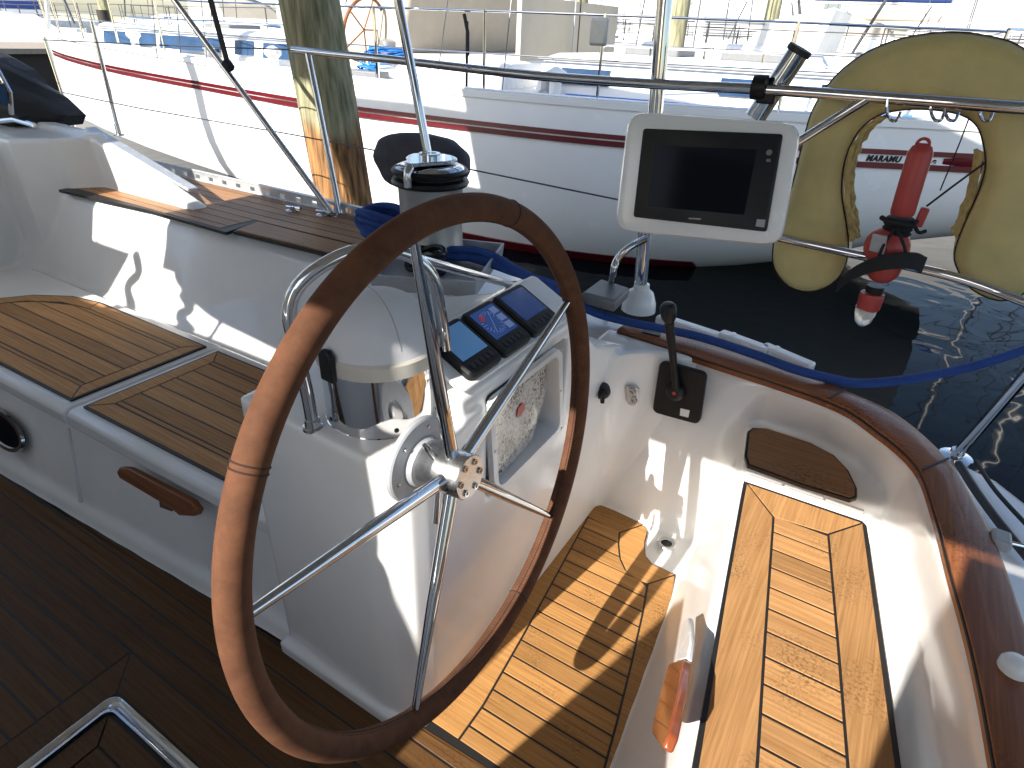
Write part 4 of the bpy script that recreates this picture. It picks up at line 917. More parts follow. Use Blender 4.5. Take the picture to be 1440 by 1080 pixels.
# ------------------------------------------------------------------ man overboard light
YL = 1.285
lp = thing('rescue_light', 'red floating rescue light strapped upside down to the lower rail', 'rescue light', QY(1262, 320, YL))
v_ = lambda px, py, d=0: QY(px, py, YL+d)
s_ = (v_(1262, 320)-v_(1263, 320)).length
a = MB(); u0, u1 = v_(1268, 302, .02), v_(1297, 206, .02); ax = u1-u0; L_ = ax.length
a.lathe(u0, ax, [(17*s_, 0), (18*s_, .01), (18*s_, L_-.015), (14*s_, L_), (6*s_, L_+.008)], 24); a.tube([u1+ax.normalized()*.005+Vector((.014*math.cos(t), 0, .014*math.sin(t))) for t in [2*math.pi*k/16 for k in range(16)]], .004, 8, closed=True); a.build('handle_tube', 'red', lp)
a = MB(); k0 = v_(1265, 312, .02); 
for k in range(4): 
    c = v_(1266-2*k, 309+6*k, .02); a.lathe(c, ax, [(20*s_, -.006), (23*s_, 0), (20*s_, .006)], 20)
a.tube([v_(1240, 306, .0), v_(1250, 312, -.03), v_(1284, 318, -.02), v_(1288, 312, .01)], .007, 8); a.build('cord_lashing', 'strap', lp)
a = MB(); c = v_(1247, 347, .02); a.ball(c, 35*s_, 24, (1, 1, .98)); a.ball(v_(1243, 376, .02), 27*s_, 24, (1, 1, 1)); a.build('float', 'red', lp)
a = MB(); a.prism([v_(1227, 330, -.062), v_(1248, 333, -.066), v_(1243, 358, -.066), v_(1222, 352, -.062)], (0, .012, 0)); a.build('sticker', 'tray', lp)
a = MB(); a.tube(cat([v_(1258, 322, -.03), v_(1240, 350, -.068), v_(1232, 378, -.05)], 5), .004, 8); a.tube(cat([v_(1262, 322, -.03), v_(1272, 348, -.066), v_(1276, 372, -.05)], 5), .004, 8); a.build('net_cord', 'strap', lp)
a = MB(); q_ = [v_(1178, 402, .0), v_(1200, 385, -.04), v_(1235, 371, -.078), v_(1280, 367, -.06), v_(1300, 374, .0)]; q_ = cat(q_, 6); a.loft([[p+Vector((0, 0, .022)), p-Vector((0, 0, .022)), p-Vector((0, -.008, .022)), p+Vector((0, .008, .022))] for p in q_]); a.build('strap', 'strap', lp)
a = MB(); a.lathe(v_(1232, 402, .02), v_(1220, 440, .02)-v_(1232, 402, .02), [(14*s_, 0), (14*s_, .02)], 16); a.build('neck', 'black', lp)
a = MB(); u0 = v_(1227, 412, .02); ax2 = (v_(1216, 448, .02)-u0); a.lathe(u0, ax2, [(19*s_, 0), (20*s_, .01), (19*s_, .045), (17*s_, .05)], 22); a.build('lamp_collar', 'red', lp)
a = MB(); u0 = v_(1219, 432, .02); a.lathe(u0, ax2, [(18*s_, 0), (17*s_, .02), (13*s_, .045), (6*s_, .058), (.001, .06)], 22); a.build('lamp_lens', 'lens', lp)
a = MB(); c0 = v_(1302, 292, .03); c1 = v_(1290, 318, .03); a.bar(c0, c1, .022, .026, (0, 1, 0)); wh = a.build('whistle', 'red', lp, bevel=.004)
a = MB(); a.tube(cat([v_(1286, 318, .02), v_(1292, 327, .02), v_(1302, 325, .03)], 4), .005, 8); a.tube([v_(1303, 290, .03), v_(1340, 262, .06), v_(1386, 228, .09)], .0028, 6); a.tube([v_(1322, 268, .05), v_(1350, 200, .06), v_(1362, 168, .02)], .0018, 6); a.build('lanyard', 'strap', lp)
# ------------------------------------------------------------------ sprayhood forward
sh0 = thing('sprayhood', 'black canvas sprayhood bunched at the forward end of the cockpit', 'sprayhood', QY(10, 170, .9))
rr_ = random.Random(11); a = MB()
S_ = [(-60, 60), (0, 95), (22, 122), (45, 140), (62, 160), (66, 172), (40, 180), (0, 178), (-60, 178)]
rings = []
for y_ in (.78, .85, .92, 1.0, 1.08):
    rings.append([QY(px+rr_.uniform(-6, 6), py+rr_.uniform(-5, 5)+12*(y_-.8), .9)+Vector((0, y_-.9, 0)) for px, py in S_])
a.loft(rings); a.build('canvas', 'blackcanvas', sh0, ang=80)
a = MB(); a.tube([QY(-20, 172, .74), QY(20, 168, .74), QY(48, 176, .74)], .012, 8); a.tube([QY(-5, 95, .62), QY(14, 130, .62), QY(16, 160, .62)], .01, 8); a.build('frame_tube', 'steel', sh0)
a = MB(); a.prism([QY(-30, 110, .60), QY(4, 118, .60), QY(12, 146, .60), QY(-30, 150, .60)], (0, .004, 0)); a.build('window', 'window', sh0)
# ================================================================== CANOPY OVER THE COCKPIT (unseen, inferred from its legs; curtains and cloths added to shape the sun)
can = thing('canopy', 'canvas bimini canopy over the cockpit', 'canopy', (-.2, 0, 2.0))
for xr in ((-3.9, -3.4, -2.93), (-2.42, -1.6, -.6, .2, 1.15, 1.9)):  # panel lengths and the gap between them set to steer sun and shade
    a = MB(); a.loft([[(x, y, 2.05+.07*(1-(y/1.45)**2)) for y in [-1.45+2.9*k/10 for k in range(11)]]+[(x, y, 2.035+.07*(1-(y/1.45)**2)) for y in [1.45-2.9*k/10 for k in range(11)]] for x in xr]); a.build('top_panel', 'whitecanvas', can)
for x in (-3.8, -2.0, -.3, 1.85):
    a = MB(); a.tube([(x, -1.47, .7), (x, -1.47, 2.02), (x, -1.0, 2.06), (x, 1.0, 2.06), (x, 1.47, 2.02)] if x < -1 else [(x, -1.47, 2.02), (x, -1.0, 2.06), (x, 1.0, 2.06), (x, 1.47, 2.02)], .0125, 8); a.build('bow_tube', 'steel', can)
a = MB(); a.prism(cat([(-2.32, -1.455, 2.06), (-2.31, -1.455, 2.0), (-2.1, -1.455, 1.9), (-1.8, -1.455, 1.87), (-1.5, -1.455, 1.85), (-1.2, -1.455, 1.84), (-1.06, -1.455, 1.81), (-1.03, -1.455, 1.7), (-0.98, -1.455, 1.6), (-0.7, -1.455, 1.54), (-0.46, -1.455, 1.52), (-0.42, -1.455, 1.58), (-0.43, -1.455, 1.8), (-0.44, -1.455, 2.02), (-0.5, -1.455, 2.06), (-0.9, -1.455, 2.06), (-1.6, -1.455, 2.06), (-2.2, -1.455, 2.06)], 4, True), (0, .005, 0)); a.build('shade_curtain', 'whitecanvas', can)  # added curtain, its outline cut to let sun through onto the seat back
a = MB(); a.prism([(-3.9, -1.455, 2.06), (-3.9, -1.455, 1.6), (-2.78, -1.455, 1.6), (-2.72, -1.455, 1.84), (-2.66, -1.455, 2.06)], (0, .005, 0)); a.build('shade_curtain', 'whitecanvas', can)  # forward curtain, likewise added to block the sun
wc_ = MB(); wc_.prism(cat([(-3.6, -1.42, 0.76), (-2, -1.42, 0.76), (-0.8, -1.42, 0.76), (-0.45, -1.42, 0.76), (-0.345, -1.42, 0.8), (-0.35, -1.42, 1.0), (-0.36, -1.42, 1.22), (-0.39, -1.42, 1.4), (-0.425, -1.42, 1.52), (-0.6, -1.42, 1.64), (-1.02, -1.42, 1.76), (-1.6, -1.42, 1.78), (-2.2, -1.42, 1.77), (-2.6, -1.42, 1.72), (-3.0, -1.42, 1.75), (-3.6, -1.42, 1.76), (-3.62, -1.42, 1.3)], 4, True), (0, .006, 0))  # added sheet, its edge traced back from the wanted sun patches
tag(wc_.build('shade_cloth', 'whitecanvas'), 'unseen canvas cloth added along the near side rail to shape the sun patches', 'shade cloth', 'added shade cloths of the near side')
wc_ = MB(); wc_.prism([(-.17, -1.42, .72), (1.9, -1.42, .72), (1.9, -1.42, 2.0), (.47, -1.42, 2.0), (.46, -1.42, 1.30), (.2, -1.42, 1.32), (.06, -1.42, 1.42), (-.04, -1.42, 1.54), (-.08, -1.42, 1.48), (-.16, -1.42, .98)], (0, .006, 0))  # second added sheet, shaped to shade part of the floor and helm seat
tag(wc_.build('shade_cloth', 'whitecanvas'), 'short unseen canvas cloth added by the near side of the helm seat for its shade', 'shade cloth', 'added shade cloths of the near side')
for pts_, r_, lab in (([(-2.9, -1.44, 2.04), (-2.84, -1.42, 1.95), (-2.80, -1.45, 1.84), (-2.86, -1.43, 1.74)], .02, 'unseen thick rope added at the canopy edge to break up the sunlight, forward'),
        ([(-2.62, -1.45, 2.06), (-2.56, -1.43, 1.96), (-2.60, -1.42, 1.86), (-2.50, -1.44, 1.76)], .028, 'unseen rolled strap added at the canopy edge to break up the sunlight, middle'),
        ([(-2.25, -1.45, 1.95), (-2.18, -1.43, 1.88), (-2.22, -1.42, 1.82), (-2.1, -1.44, 1.78)], .024, 'unseen rolled strap added at the canopy edge to break up the sunlight, aft'),
        ([(-1.15, -1.44, 1.85), (-1.1, -1.43, 1.82), (-1.0, -1.44, 1.74)], .03, 'unseen rolled strap added at the canopy edge to break up the sunlight, beside the seats')):
    a = MB(); a.tube(cat(pts_, 6), r_, 10); tag(a.build('dapple_strap', 'strap'), lab, 'strap', 'added straps under the canopy edge')  # added rolls that break the sun patches into dapples
aw = thing('shade_awning', 'wide unseen awning added over a boom to shade the neighbouring hull', 'awning', (-1.8, 0, 3.5))  # unseen awning and boom, added to cast shade on the neighbouring hull
a = MB(); a.loft([[(x, y, 3.7-.12*abs(y)) for y in (-1.55, -.8, 0, .8, 1.5)]+[(x, y, 3.69-.12*abs(y)) for y in (1.5, .8, 0, -.8, -1.55)] for x in (-3.6, -2, -.6, .7)]); a.build('panel', 'whitecanvas', aw)
a = MB(); a.tube([(-5.2, 0, 3.62), (1.0, 0, 3.62)], .06, 12); a.build('boom', 'mast', aw)
mm = thing('main_mast', 'tall aluminium mast of the near yacht standing ahead of the sprayhood, out of the picture', 'mast', (-7.9, 0, .9))
a = MB(); a.tube([(-7.9, 0, .9), (-7.9, 0, 14)], .11, 16); a.build('spar', 'mast', mm)
for x in (-7.2, -7.9, -8.5): a = MB(); a.tube([(x, 1.28, .75), (-7.9, .1, 12)], .006, 6); a.build('shroud', 'wire', mm)
for x in (-7.5, -8.6): a = MB(); a.tube([(x, -1.35, .75), (-7.9, -.1, 12)], .006, 6); a.build('shroud', 'wire', mm)
# ================================================================== WATER
WL = -.36
a = MB(); a.add([(-900, -900, WL), (900, -900, WL), (900, 1500, WL), (-900, 1500, WL)], [(0, 1, 2, 3)]); struct(a.build('water', 'water', smooth=False))
# ================================================================== PILING
def piling(p0, p1, r, label, grp):
    p0, p1 = Vector(p0), Vector(p1); t = thing('mooring_piling', label, 'piling', (p0.x, p0.y, WL), grp)
    a = MB(); n = 14; rr_ = random.Random(int(p0.x*97)); path = [p0+(p1-p0)*k/n for k in range(n+1)]; a.tube(path, [r*(1.06-.1*k/n)*(1+rr_.uniform(-.012, .012)) for k in range(n+1)], 26); o = a.build('post', 'piling', t, ang=60); return t
P0, P1 = QY(485, 284, 1.86), QY(435, 0, 1.86)
piling(P0-(P1-P0)*1.8, P1+(P1-P0)*.9, .152, 'thick wooden mooring piling, greenish above and brown below, just beyond the toe rail', 'mooring pilings')
# ================================================================== NEIGHBOURING YACHT
YCN = 6.1
ST = [(1.0, .80, .80, 2.6, .06), (.4, 1.12, 1.12, 2.8, -.10), (0, 1.33, 1.34, 3, -.25), (-.7, 1.64, 1.66, 3, -.46), (-1.6, 1.90, 1.93, 3, -.7), (-2.6, 2.04, 2.06, 3, -.92), (-4.5, 2.08, 2.09, 3, -1), (-7, 1.80, 1.76, 2.6, -1), (-9.8, 1.36, 1.28, 2.2, -1), (-12.2, .78, .66, 1.8, -.9), (-14.05, .09, .05, 1.5, -.5)]
def stn(x):
    P = sorted(ST)
    for a_, b_ in zip(P, P[1:]):
        if a_[0] <= x <= b_[0]: break
    t = max(0, min(1, (x-a_[0])/(b_[0]-a_[0]))); i = P.index(a_)
    out = []
    for j in range(1, 5):
        p0 = P[max(0, i-1)][j]; p1 = a_[j]; p2 = b_[j]; p3 = P[min(len(P)-1, i+2)][j]
        m1 = (p2-P[max(0, i-1)][j])/(b_[0]-P[max(0, i-1)][0])*(b_[0]-a_[0]); m2 = (p3-p1)/(P[min(len(P)-1, i+2)][0]-a_[0])*(b_[0]-a_[0])
        out.append((2*t**3-3*t**2+1)*p1+(t**3-2*t**2+t)*m1+(-2*t**3+3*t**2)*p2+(t**3-t**2)*m2)
    return out
def sheer(x): return .98+.02*(-x/14)+.12*max(0, (-x-6)/8)
SZ = lambda x: .74+.03*max(0, (-x-5)/9)
def hbz(x, z):
    d, st_, pw, zb = stn(x); sz = SZ(x)
    if z >= sz: return st_+(d-st_)*(z-sz)/max(.01, sheer(x)-sz)
    k = min(1, max(0, (sz-z)/(sz-zb))); return st_*(1-k**pw)**(1/pw)
def hull_pt(x, z, side=-1, off=0): return Vector((x, YCN+side*(max(.0, hbz(x, z))+off), z))
nb = thing('neighbour_yacht', 'big white ketch with red sheer stripes lying in the next berth', 'sailing yacht', (-4, YCN, WL))
zl = [-.6, -.35, -.15, .1, .35, .6, .74, .86]
xs = [1.0, .85, .65, .4, .2, 0, -.35, -.7, -1.1, -1.6, -2.1, -2.6, -3.5, -4.5, -5.7, -7, -8.4, -9.8, -11, -12.2, -13.2, -14.05]
a = MB(); rings = []
for x in xs:
    zb_ = stn(x)[3]; zz = [zb_+(SZ(x)-zb_)*f for f in (0, .02, .06, .12, .2, .32, .46, .62, .8, 1)]+[(SZ(x)+sheer(x))/2, sheer(x)]; rings.append([hull_pt(x, z, -1) for z in zz]+[hull_pt(x, z, 1) for z in zz[::-1]])
a.loft(rings); a.build('hull', 'boat', nb, ang=60)
a = MB(); rings = []
for x in xs:
    h_ = hbz(x, sheer(x)); rings.append([(x, YCN-h_-.015, sheer(x)-.02), (x, YCN-h_-.015, sheer(x)+.035), (x, YCN-h_+.04, sheer(x)+.035), (x, YCN-h_+.05, sheer(x)-.02)])
a.loft(rings); a.build('gunwale', 'boat', nb)
for sg in (-1, 1):
    a = MB(); rings = []
    for x in [.98-k*.2 for k in range(75)]:
        x = max(x, -13.95); s = SZ(x); g_ = .006+.023*max(0, min(1, (x+.9)/.8)); z0, z1 = (-g_-.042, -g_) if sg < 0 else (g_, g_+.036)
        rings.append([hull_pt(x, s+z0, -1, .002), hull_pt(x, s+z0, -1, .012), hull_pt(x, s+z1, -1, .012), hull_pt(x, s+z1, -1, .002)])
    a.loft(rings); a.build('sheer_stripe', 'red_stripe', nb)
a = MB(); rings = []
for x in (.70, .82, .98): s = SZ(x); k = (x-.70)/.28; rings.append([hull_pt(x, s-.02-.03*k, -1, .0), hull_pt(x, s-.0-.03*k, -1, .010), hull_pt(x, s+.01+.03*k, -1, .010), hull_pt(x, s+.02+.03*k, -1, .0)])
a.loft(rings); a.build('stripe_arrow', 'red_stripe', nb)
a = MB(); rings = []
for x in [-.9-k*.1 for k in range(36)]:
    rings.append([hull_pt(x, WL-.05, -1, .014), hull_pt(x, WL+.03, -1, .014), hull_pt(x, WL+.09, -1, .014), hull_pt(x, WL+.09, -1, -.02), hull_pt(x, WL-.05, -1, -.02)])
a.loft(rings); a.build('boot_stripe', 'red_stripe', nb)
# deck
a = MB(); n_ = len(xs); top = [(x, YCN-hbz(x, sheer(x))+.03, sheer(x)-.015) for x in xs]; bot = [(x, YCN+hbz(x, sheer(x))-.03, sheer(x)-.015) for x in xs]
a.loft([[p, q] for p, q in zip(top, bot)], cap=False, closed=False); a.build('deck', 'deckteak', nb, smooth=False)
def trunk(x0, x1, h0, h1, z0, zt, inx, name, mt, sl=.25):
    a = MB(); rings = []
    for k, (z, i_) in enumerate(((z0-.05, 0), (z0+(zt-z0)*.75, .06), (zt-.03, .12), (zt, .22))):
        rings.append([(x0-i_*sl*3, YCN-h0+i_, z), (x0-i_*sl*3, YCN+h0-i_, z), (x1+i_*sl*2, YCN+h1-i_, z), (x1+i_*sl*2, YCN-h1+i_, z)])
    r2 = [[*p] for p in rings]; a.loft(rings); return a.build(name, mt, nb, bevel=.03)
trunk(.35, -2.7, .80, 1.25, .98, 1.30, 0, 'aft_cabin', 'boat')
trunk(-5.0, -11.2, 1.35, .7, .98, 1.33, 0, 'fore_cabin', 'boat')
trunk(-2.9, -5.0, 1.45, 1.5, .98, 1.22, 0, 'cockpit_coaming', 'boat', .05)
def cwin(x0, x1, h0a, z0, z1, side, slope):
    a = MB(); y0 = YCN-h0a+.012; y1 = y0+slope*(x1-x0)
    a.prism([(x0, y0, z0), (x1, y1, z0), (x1, y1+.035, z1), (x0, y0+.035, z1)], (0, -.012, 0)); return a.build('window', 'window', nb)
for x0, x1 in ((.0, -.28), (-.75, -1.05), (-2.0, -2.45)):
    cwin(x0, x1, .80+(.35-x0)*.1475+.0, 1.06, 1.19, -1, .1475)
for x0, x1 in ((-5.5, -6.3), (-6.75, -7.05), (-7.5, -8.6), (-9.2, -10.3)):
    cwin(x0, x1, 1.35-(-5.0-x0)*.105, 1.07, 1.23, -1, -(-.105))
# sprayhood / helm of the neighbour
a = MB(); a.loft([[(-4.2, YCN-1.35, 1.2), (-4.1, YCN-1.3, 1.75), (-4.1, YCN-.9, 1.95), (-4.1, YCN+.9, 1.95), (-4.1, YCN+1.3, 1.75), (-4.2, YCN+1.35, 1.2)], [(-5.2, YCN-1.35, 1.2), (-5.1, YCN-1.25, 1.62), (-5.0, YCN-.85, 1.8), (-5.0, YCN+.85, 1.8), (-5.1, YCN+1.25, 1.62), (-5.2, YCN+1.35, 1.2)]]); a.build('doghouse', 'beige', nb, bevel=.04)
a = MB(); a.box((-3.0, YCN-1.1, 1.2), (-2.95, YCN+1.1, 1.75)); a.build('cockpit_curtain', 'tan', nb)
hw = QY(512, 42, 4.6); a = MB(); a.tube([hw+Vector((.08*math.sin(t), .28*math.cos(t), .28*math.sin(t))) for t in [2*math.pi*k/40 for k in range(40)]], .016, 8, closed=True)
for k in range(5): t = 2*math.pi*k/5; a.tube([hw, hw+Vector((.07*math.sin(t), .27*math.cos(t), .27*math.sin(t)))], .007, 6)
hwo = a.build('steering_wheel', 'varnish', nb)
wq = QY(548, 100, 4.75); a = MB(); a.lathe((wq.x, wq.y, 1.12), (0, 0, 1), [(.10, 0), (.09, .02), (.07, .04), (.07, .15), (.085, .16), (.085, .2), (.05, .22)], 20); a.build('winch', 'drum', nb)
a = MB(); a.lathe((wq.x, wq.y, .96), (0, 0, 1), [(.2, 0), (.17, .17)], 20); a.build('winch_plinth', 'boat', nb)
# cabin handrails and hatches, vents
for x0, x1, hb_, z in ((-.3, -2.3, .72, 1.31), (-6, -10, .75, 1.34)):
    a = MB(); a.tube([(x0, YCN-hb_, z), (x0-.05, YCN-hb_, z+.07), (x1+.05, YCN-hb_, z+.07), (x1, YCN-hb_, z)], .012, 8)
    for k in range(1, 4): xx = x0+(x1-x0)*k/4; a.tube([(xx, YCN-hb_, z), (xx, YCN-hb_, z+.07)], .012, 8)
    a.build('grab_rail', 'steel', nb)
for x, y in ((-1.0, .0), (-2.0, .1), (-6.4, 0), (-8.6, 0)):
    a = MB(); a.box((x-.28, YCN+y-.28, 1.29), (x+.28, YCN+y+.28, 1.38)); a.build('deck_hatch', 'greybox', nb, bevel=.02)
for x0, x1, ha, hb2, z in ((.33, -2.68, .80, 1.25, 1.25), (-5.02, -11.1, 1.35, .72, 1.27)):
    a = MB(); a.tube([(x0, YCN-ha+.035, z), (x1, YCN-hb2+.035, z)], .012, 6); a.build('cabin_shadow_line', 'greybox', nb)  # grey strips that paint thin shadow lines along the cabin sides
a = MB(); a.tube([(x, YCN-hbz(x, sheer(x))+.045, sheer(x)+.04) for x in [.7-.5*k for k in range(29)]], .012, 6); a.build('toe_rail', 'alu', nb)
for x, y in ((-.6, 1.45), (-2.2, 1.75), (-5.6, 1.8), (-9.0, 1.3)):
    a = MB(); a.lathe((x, YCN-y, sheer(x)), (0, 0, 1), [(.05, 0), (.05, .12), (.09, .16), (.09, .2), (.02, .24)], 14); a.build('cowl_vent', 'boat', nb)
# stanchions and lifelines
sx = [.8, -.45, -1.75, -2.75, -3.9, -5.1, -6.4, -7.8, -9.2, -10.6, -12.0, -13.4]
for x in sx:
    h_ = hbz(x, sheer(x))-.05; a = MB(); a.tube([(x, YCN-h_, sheer(x)), (x, YCN-h_, sheer(x)+.62)], .0125, 8); a.build('stanchion', 'steel', nb)
for dz, r in ((.61, .009), (.31, .005)):
    a = MB(); a.tube([(x, YCN-hbz(x, sheer(x))+.05, sheer(x)+dz) for x in sx], r, 8); a.build('lifeline', 'steel', nb)
a = MB(); x = .8; a.tube([(x, YCN-hbz(x, 1)+.05, 1.6), (x+.2, YCN-.4, 1.62), (x+.2, YCN+.4, 1.62), (x, YCN+hbz(x, 1)-.05, 1.6)], .0125, 8); a.build('stern_rail', 'steel', nb)
for px, py, yy in ((585, 100, 4.75), (770, 128, 4.7), (300, 105, 4.9)):
    q_ = QY(px, py, yy); a = MB(); a.lathe((q_.x, q_.y, .97), (0, 0, 1), [(.09, 0), (.08, .03), (.06, .05), (.06, .13), (.075, .14), (.075, .17), (.03, .18)], 18); a.build('winch', 'drum', nb)
a = MB(); a.tube(cat([(-2.2, YCN-1.55, 1.0), (-1.6, YCN-1.45, 1.0), (-.6, YCN-1.3, 1.0), (.4, YCN-.7, 1.0)], 5), .012, 6); a.build('deck_line', 'ropebright', nb)
for x0, x1 in ((-5.3, -4.2), (-12.2, -11.5)):
    a = MB(); a.box((x0, YCN-1.75 if x0 > -8 else YCN-.35, .98), (x1, YCN-1.55 if x0 > -8 else YCN+.35, 1.06)); a.build('genoa_track' if x0 > -8 else 'windlass', 'greybox', nb, bevel=.01)
# masts and rigging
for x, r, h_ in ((-3.05, .075, 10), (-7.4, .1, 15)):
    a = MB(); a.tube([(x, YCN, 1.0), (x, YCN, h_)], r, 16); a.build('mast', 'mast', nb)
a = MB()
for x in (-2.6, -3.3): a.tube([(x, YCN-1.95, 1.0), (-3.05, YCN, 9)], .005, 6)
for x in (-6.9, -7.4, -7.9): a.tube([(x, YCN-1.7, 1.0), (-7.4, YCN, 14)], .006, 6)
a.build('shrouds', 'wire', nb)
for x, y_ in ((-2.9, -.12), (-2.95, .1), (-3.2, -.1), (-7.3, -.16), (-7.6, .14)): a = MB(); a.tube([(x, YCN+y_, 1.0), (x*.995, YCN+y_*.6, 9)], .008, 6); a.build('halyard', 'rubber' if y_ > 0 else 'tray', nb)
a = MB(); a.tube([(-14, YCN, 1.15), (-7.4, YCN, 15)], .04, 8); a.build('furled_jib', 'whitecanvas', nb)
a = MB(); a.tube([(-3.1, YCN, 2.2), (.2, YCN, 2.25)], .06, 10); a.tube([(-7.4, YCN, 2.7), (-3.3, YCN, 2.75)], .08, 10); a.build('boom', 'mast', nb)
a = MB(); a.tube([(-3.15, YCN, 2.42), (-1.5, YCN, 2.38), (.1, YCN, 2.35)], [.17, .15, .09], 12); a.tube([(-7.4, YCN, 2.95), (-5.5, YCN, 2.92), (-3.4, YCN, 2.88)], [.24, .2, .1], 12); a.build('sail_cover', 'whitecanvas', nb)
# name on the stern stripe: the letters that can be read between the two red bands
def lettering(txt, px, size):
    fc = bpy.data.curves.new('name', 'FONT'); fc.body = txt; fc.size = size; fc.extrude = .002; fc.shear = .22; fc.offset = .003; fc.space_character = 1.12
    o = bpy.data.objects.new('lettering', fc); COL.objects.link(o); bpy.context.view_layer.update()
    me = bpy.data.meshes.new_from_object(o.evaluated_get(bpy.context.evaluated_depsgraph_get())); bpy.data.objects.remove(o)
    me.materials.append(m['black'])
    xm = px; s = SZ(xm); p0 = hull_pt(xm, s-.02, -1, .006); p1 = hull_pt(xm+.3, s-.02, -1, .006); pz = hull_pt(xm, s+.03, -1, .006)
    ux = (p1-p0).normalized(); uz = (pz-p0); uz = (uz-ux*uz.dot(ux)).normalized(); un = ux.cross(uz)
    o = bpy.data.objects.new('lettering', me); COL.objects.link(o)
    M_ = Matrix(((ux.x, uz.x, un.x, p0.x), (ux.y, uz.y, un.y, p0.y), (ux.z, uz.z, un.z, p0.z), (0, 0, 0, 1)))
    me.transform(Matrix.Translation(-Vector(nb.location))@M_); o.parent = nb; return o
lettering('MARAMU', .205, .056)
lettering('e', .63, .056)
# loose things on the neighbour
a = MB(); loops(a, Vector((wq.x, wq.y-.02, 1.12)), .2, .2, 14, .011, .14, 21); loops(a, Vector((wq.x-.1, wq.y-.22, 1.0)), .12, .06, 6, .009, .1, 22)
tag(a.build('rope_coil', 'ropebright'), 'bright blue rope heaped round a winch on the neighbouring yacht', 'rope coil')
a = MB(); q0_ = QY(657, 30, 4.15); a.tube([q0_, QY(656, 130, 4.1), QY(657, 238, 4.05)], .012, 8); a.tube([q0_+Vector((-.03, 0, .05)), q0_+Vector((.02, -.02, -.08)), q0_+Vector((.02, -.02, -.25))], .015, 8)
tag(a.build('hanging_line', 'strap'), 'black line hanging down the white hull from the rail of the neighbouring yacht', 'line')
a = MB(); q0_ = QY(402, 30, 4.05); a.tube([QY(533, 85, 4.2), QY(533, 205, 4.05)], .007, 6)
tag(a.build('hanging_line', 'whitecanvas'), 'thin white line hanging down the hull beside the piling', 'line')
q0_ = QY(846, 38, 4.05); a = MB(); a.box((q0_.x-.07, q0_.y-.06, q0_.z-.12), (q0_.x+.07, q0_.y, q0_.z+.06))
tag(a.build('rail_block', 'cream', bevel=.02), 'small tan wooden pad clamped on the rail of the neighbouring yacht', 'rail pad')
a = MB(); u0, u1 = QY(1256, 176, 5.2), QY(1316, 181, 5.2); a.lathe(u0, u1-u0, [(.012, -.08), (.02, -.02), (.045, .02), (.05, (u1-u0).length-.03), (.03, (u1-u0).length), (.02, (u1-u0).length+.04)], 16)
tag(a.build('boat_pole_float', m['yellowf'] if 'yellowf' in m else mat('bright_yellow', (.8, .5, .02), .5)), 'bright yellow float lying on the stern deck seen through the lifebuoy', 'float')
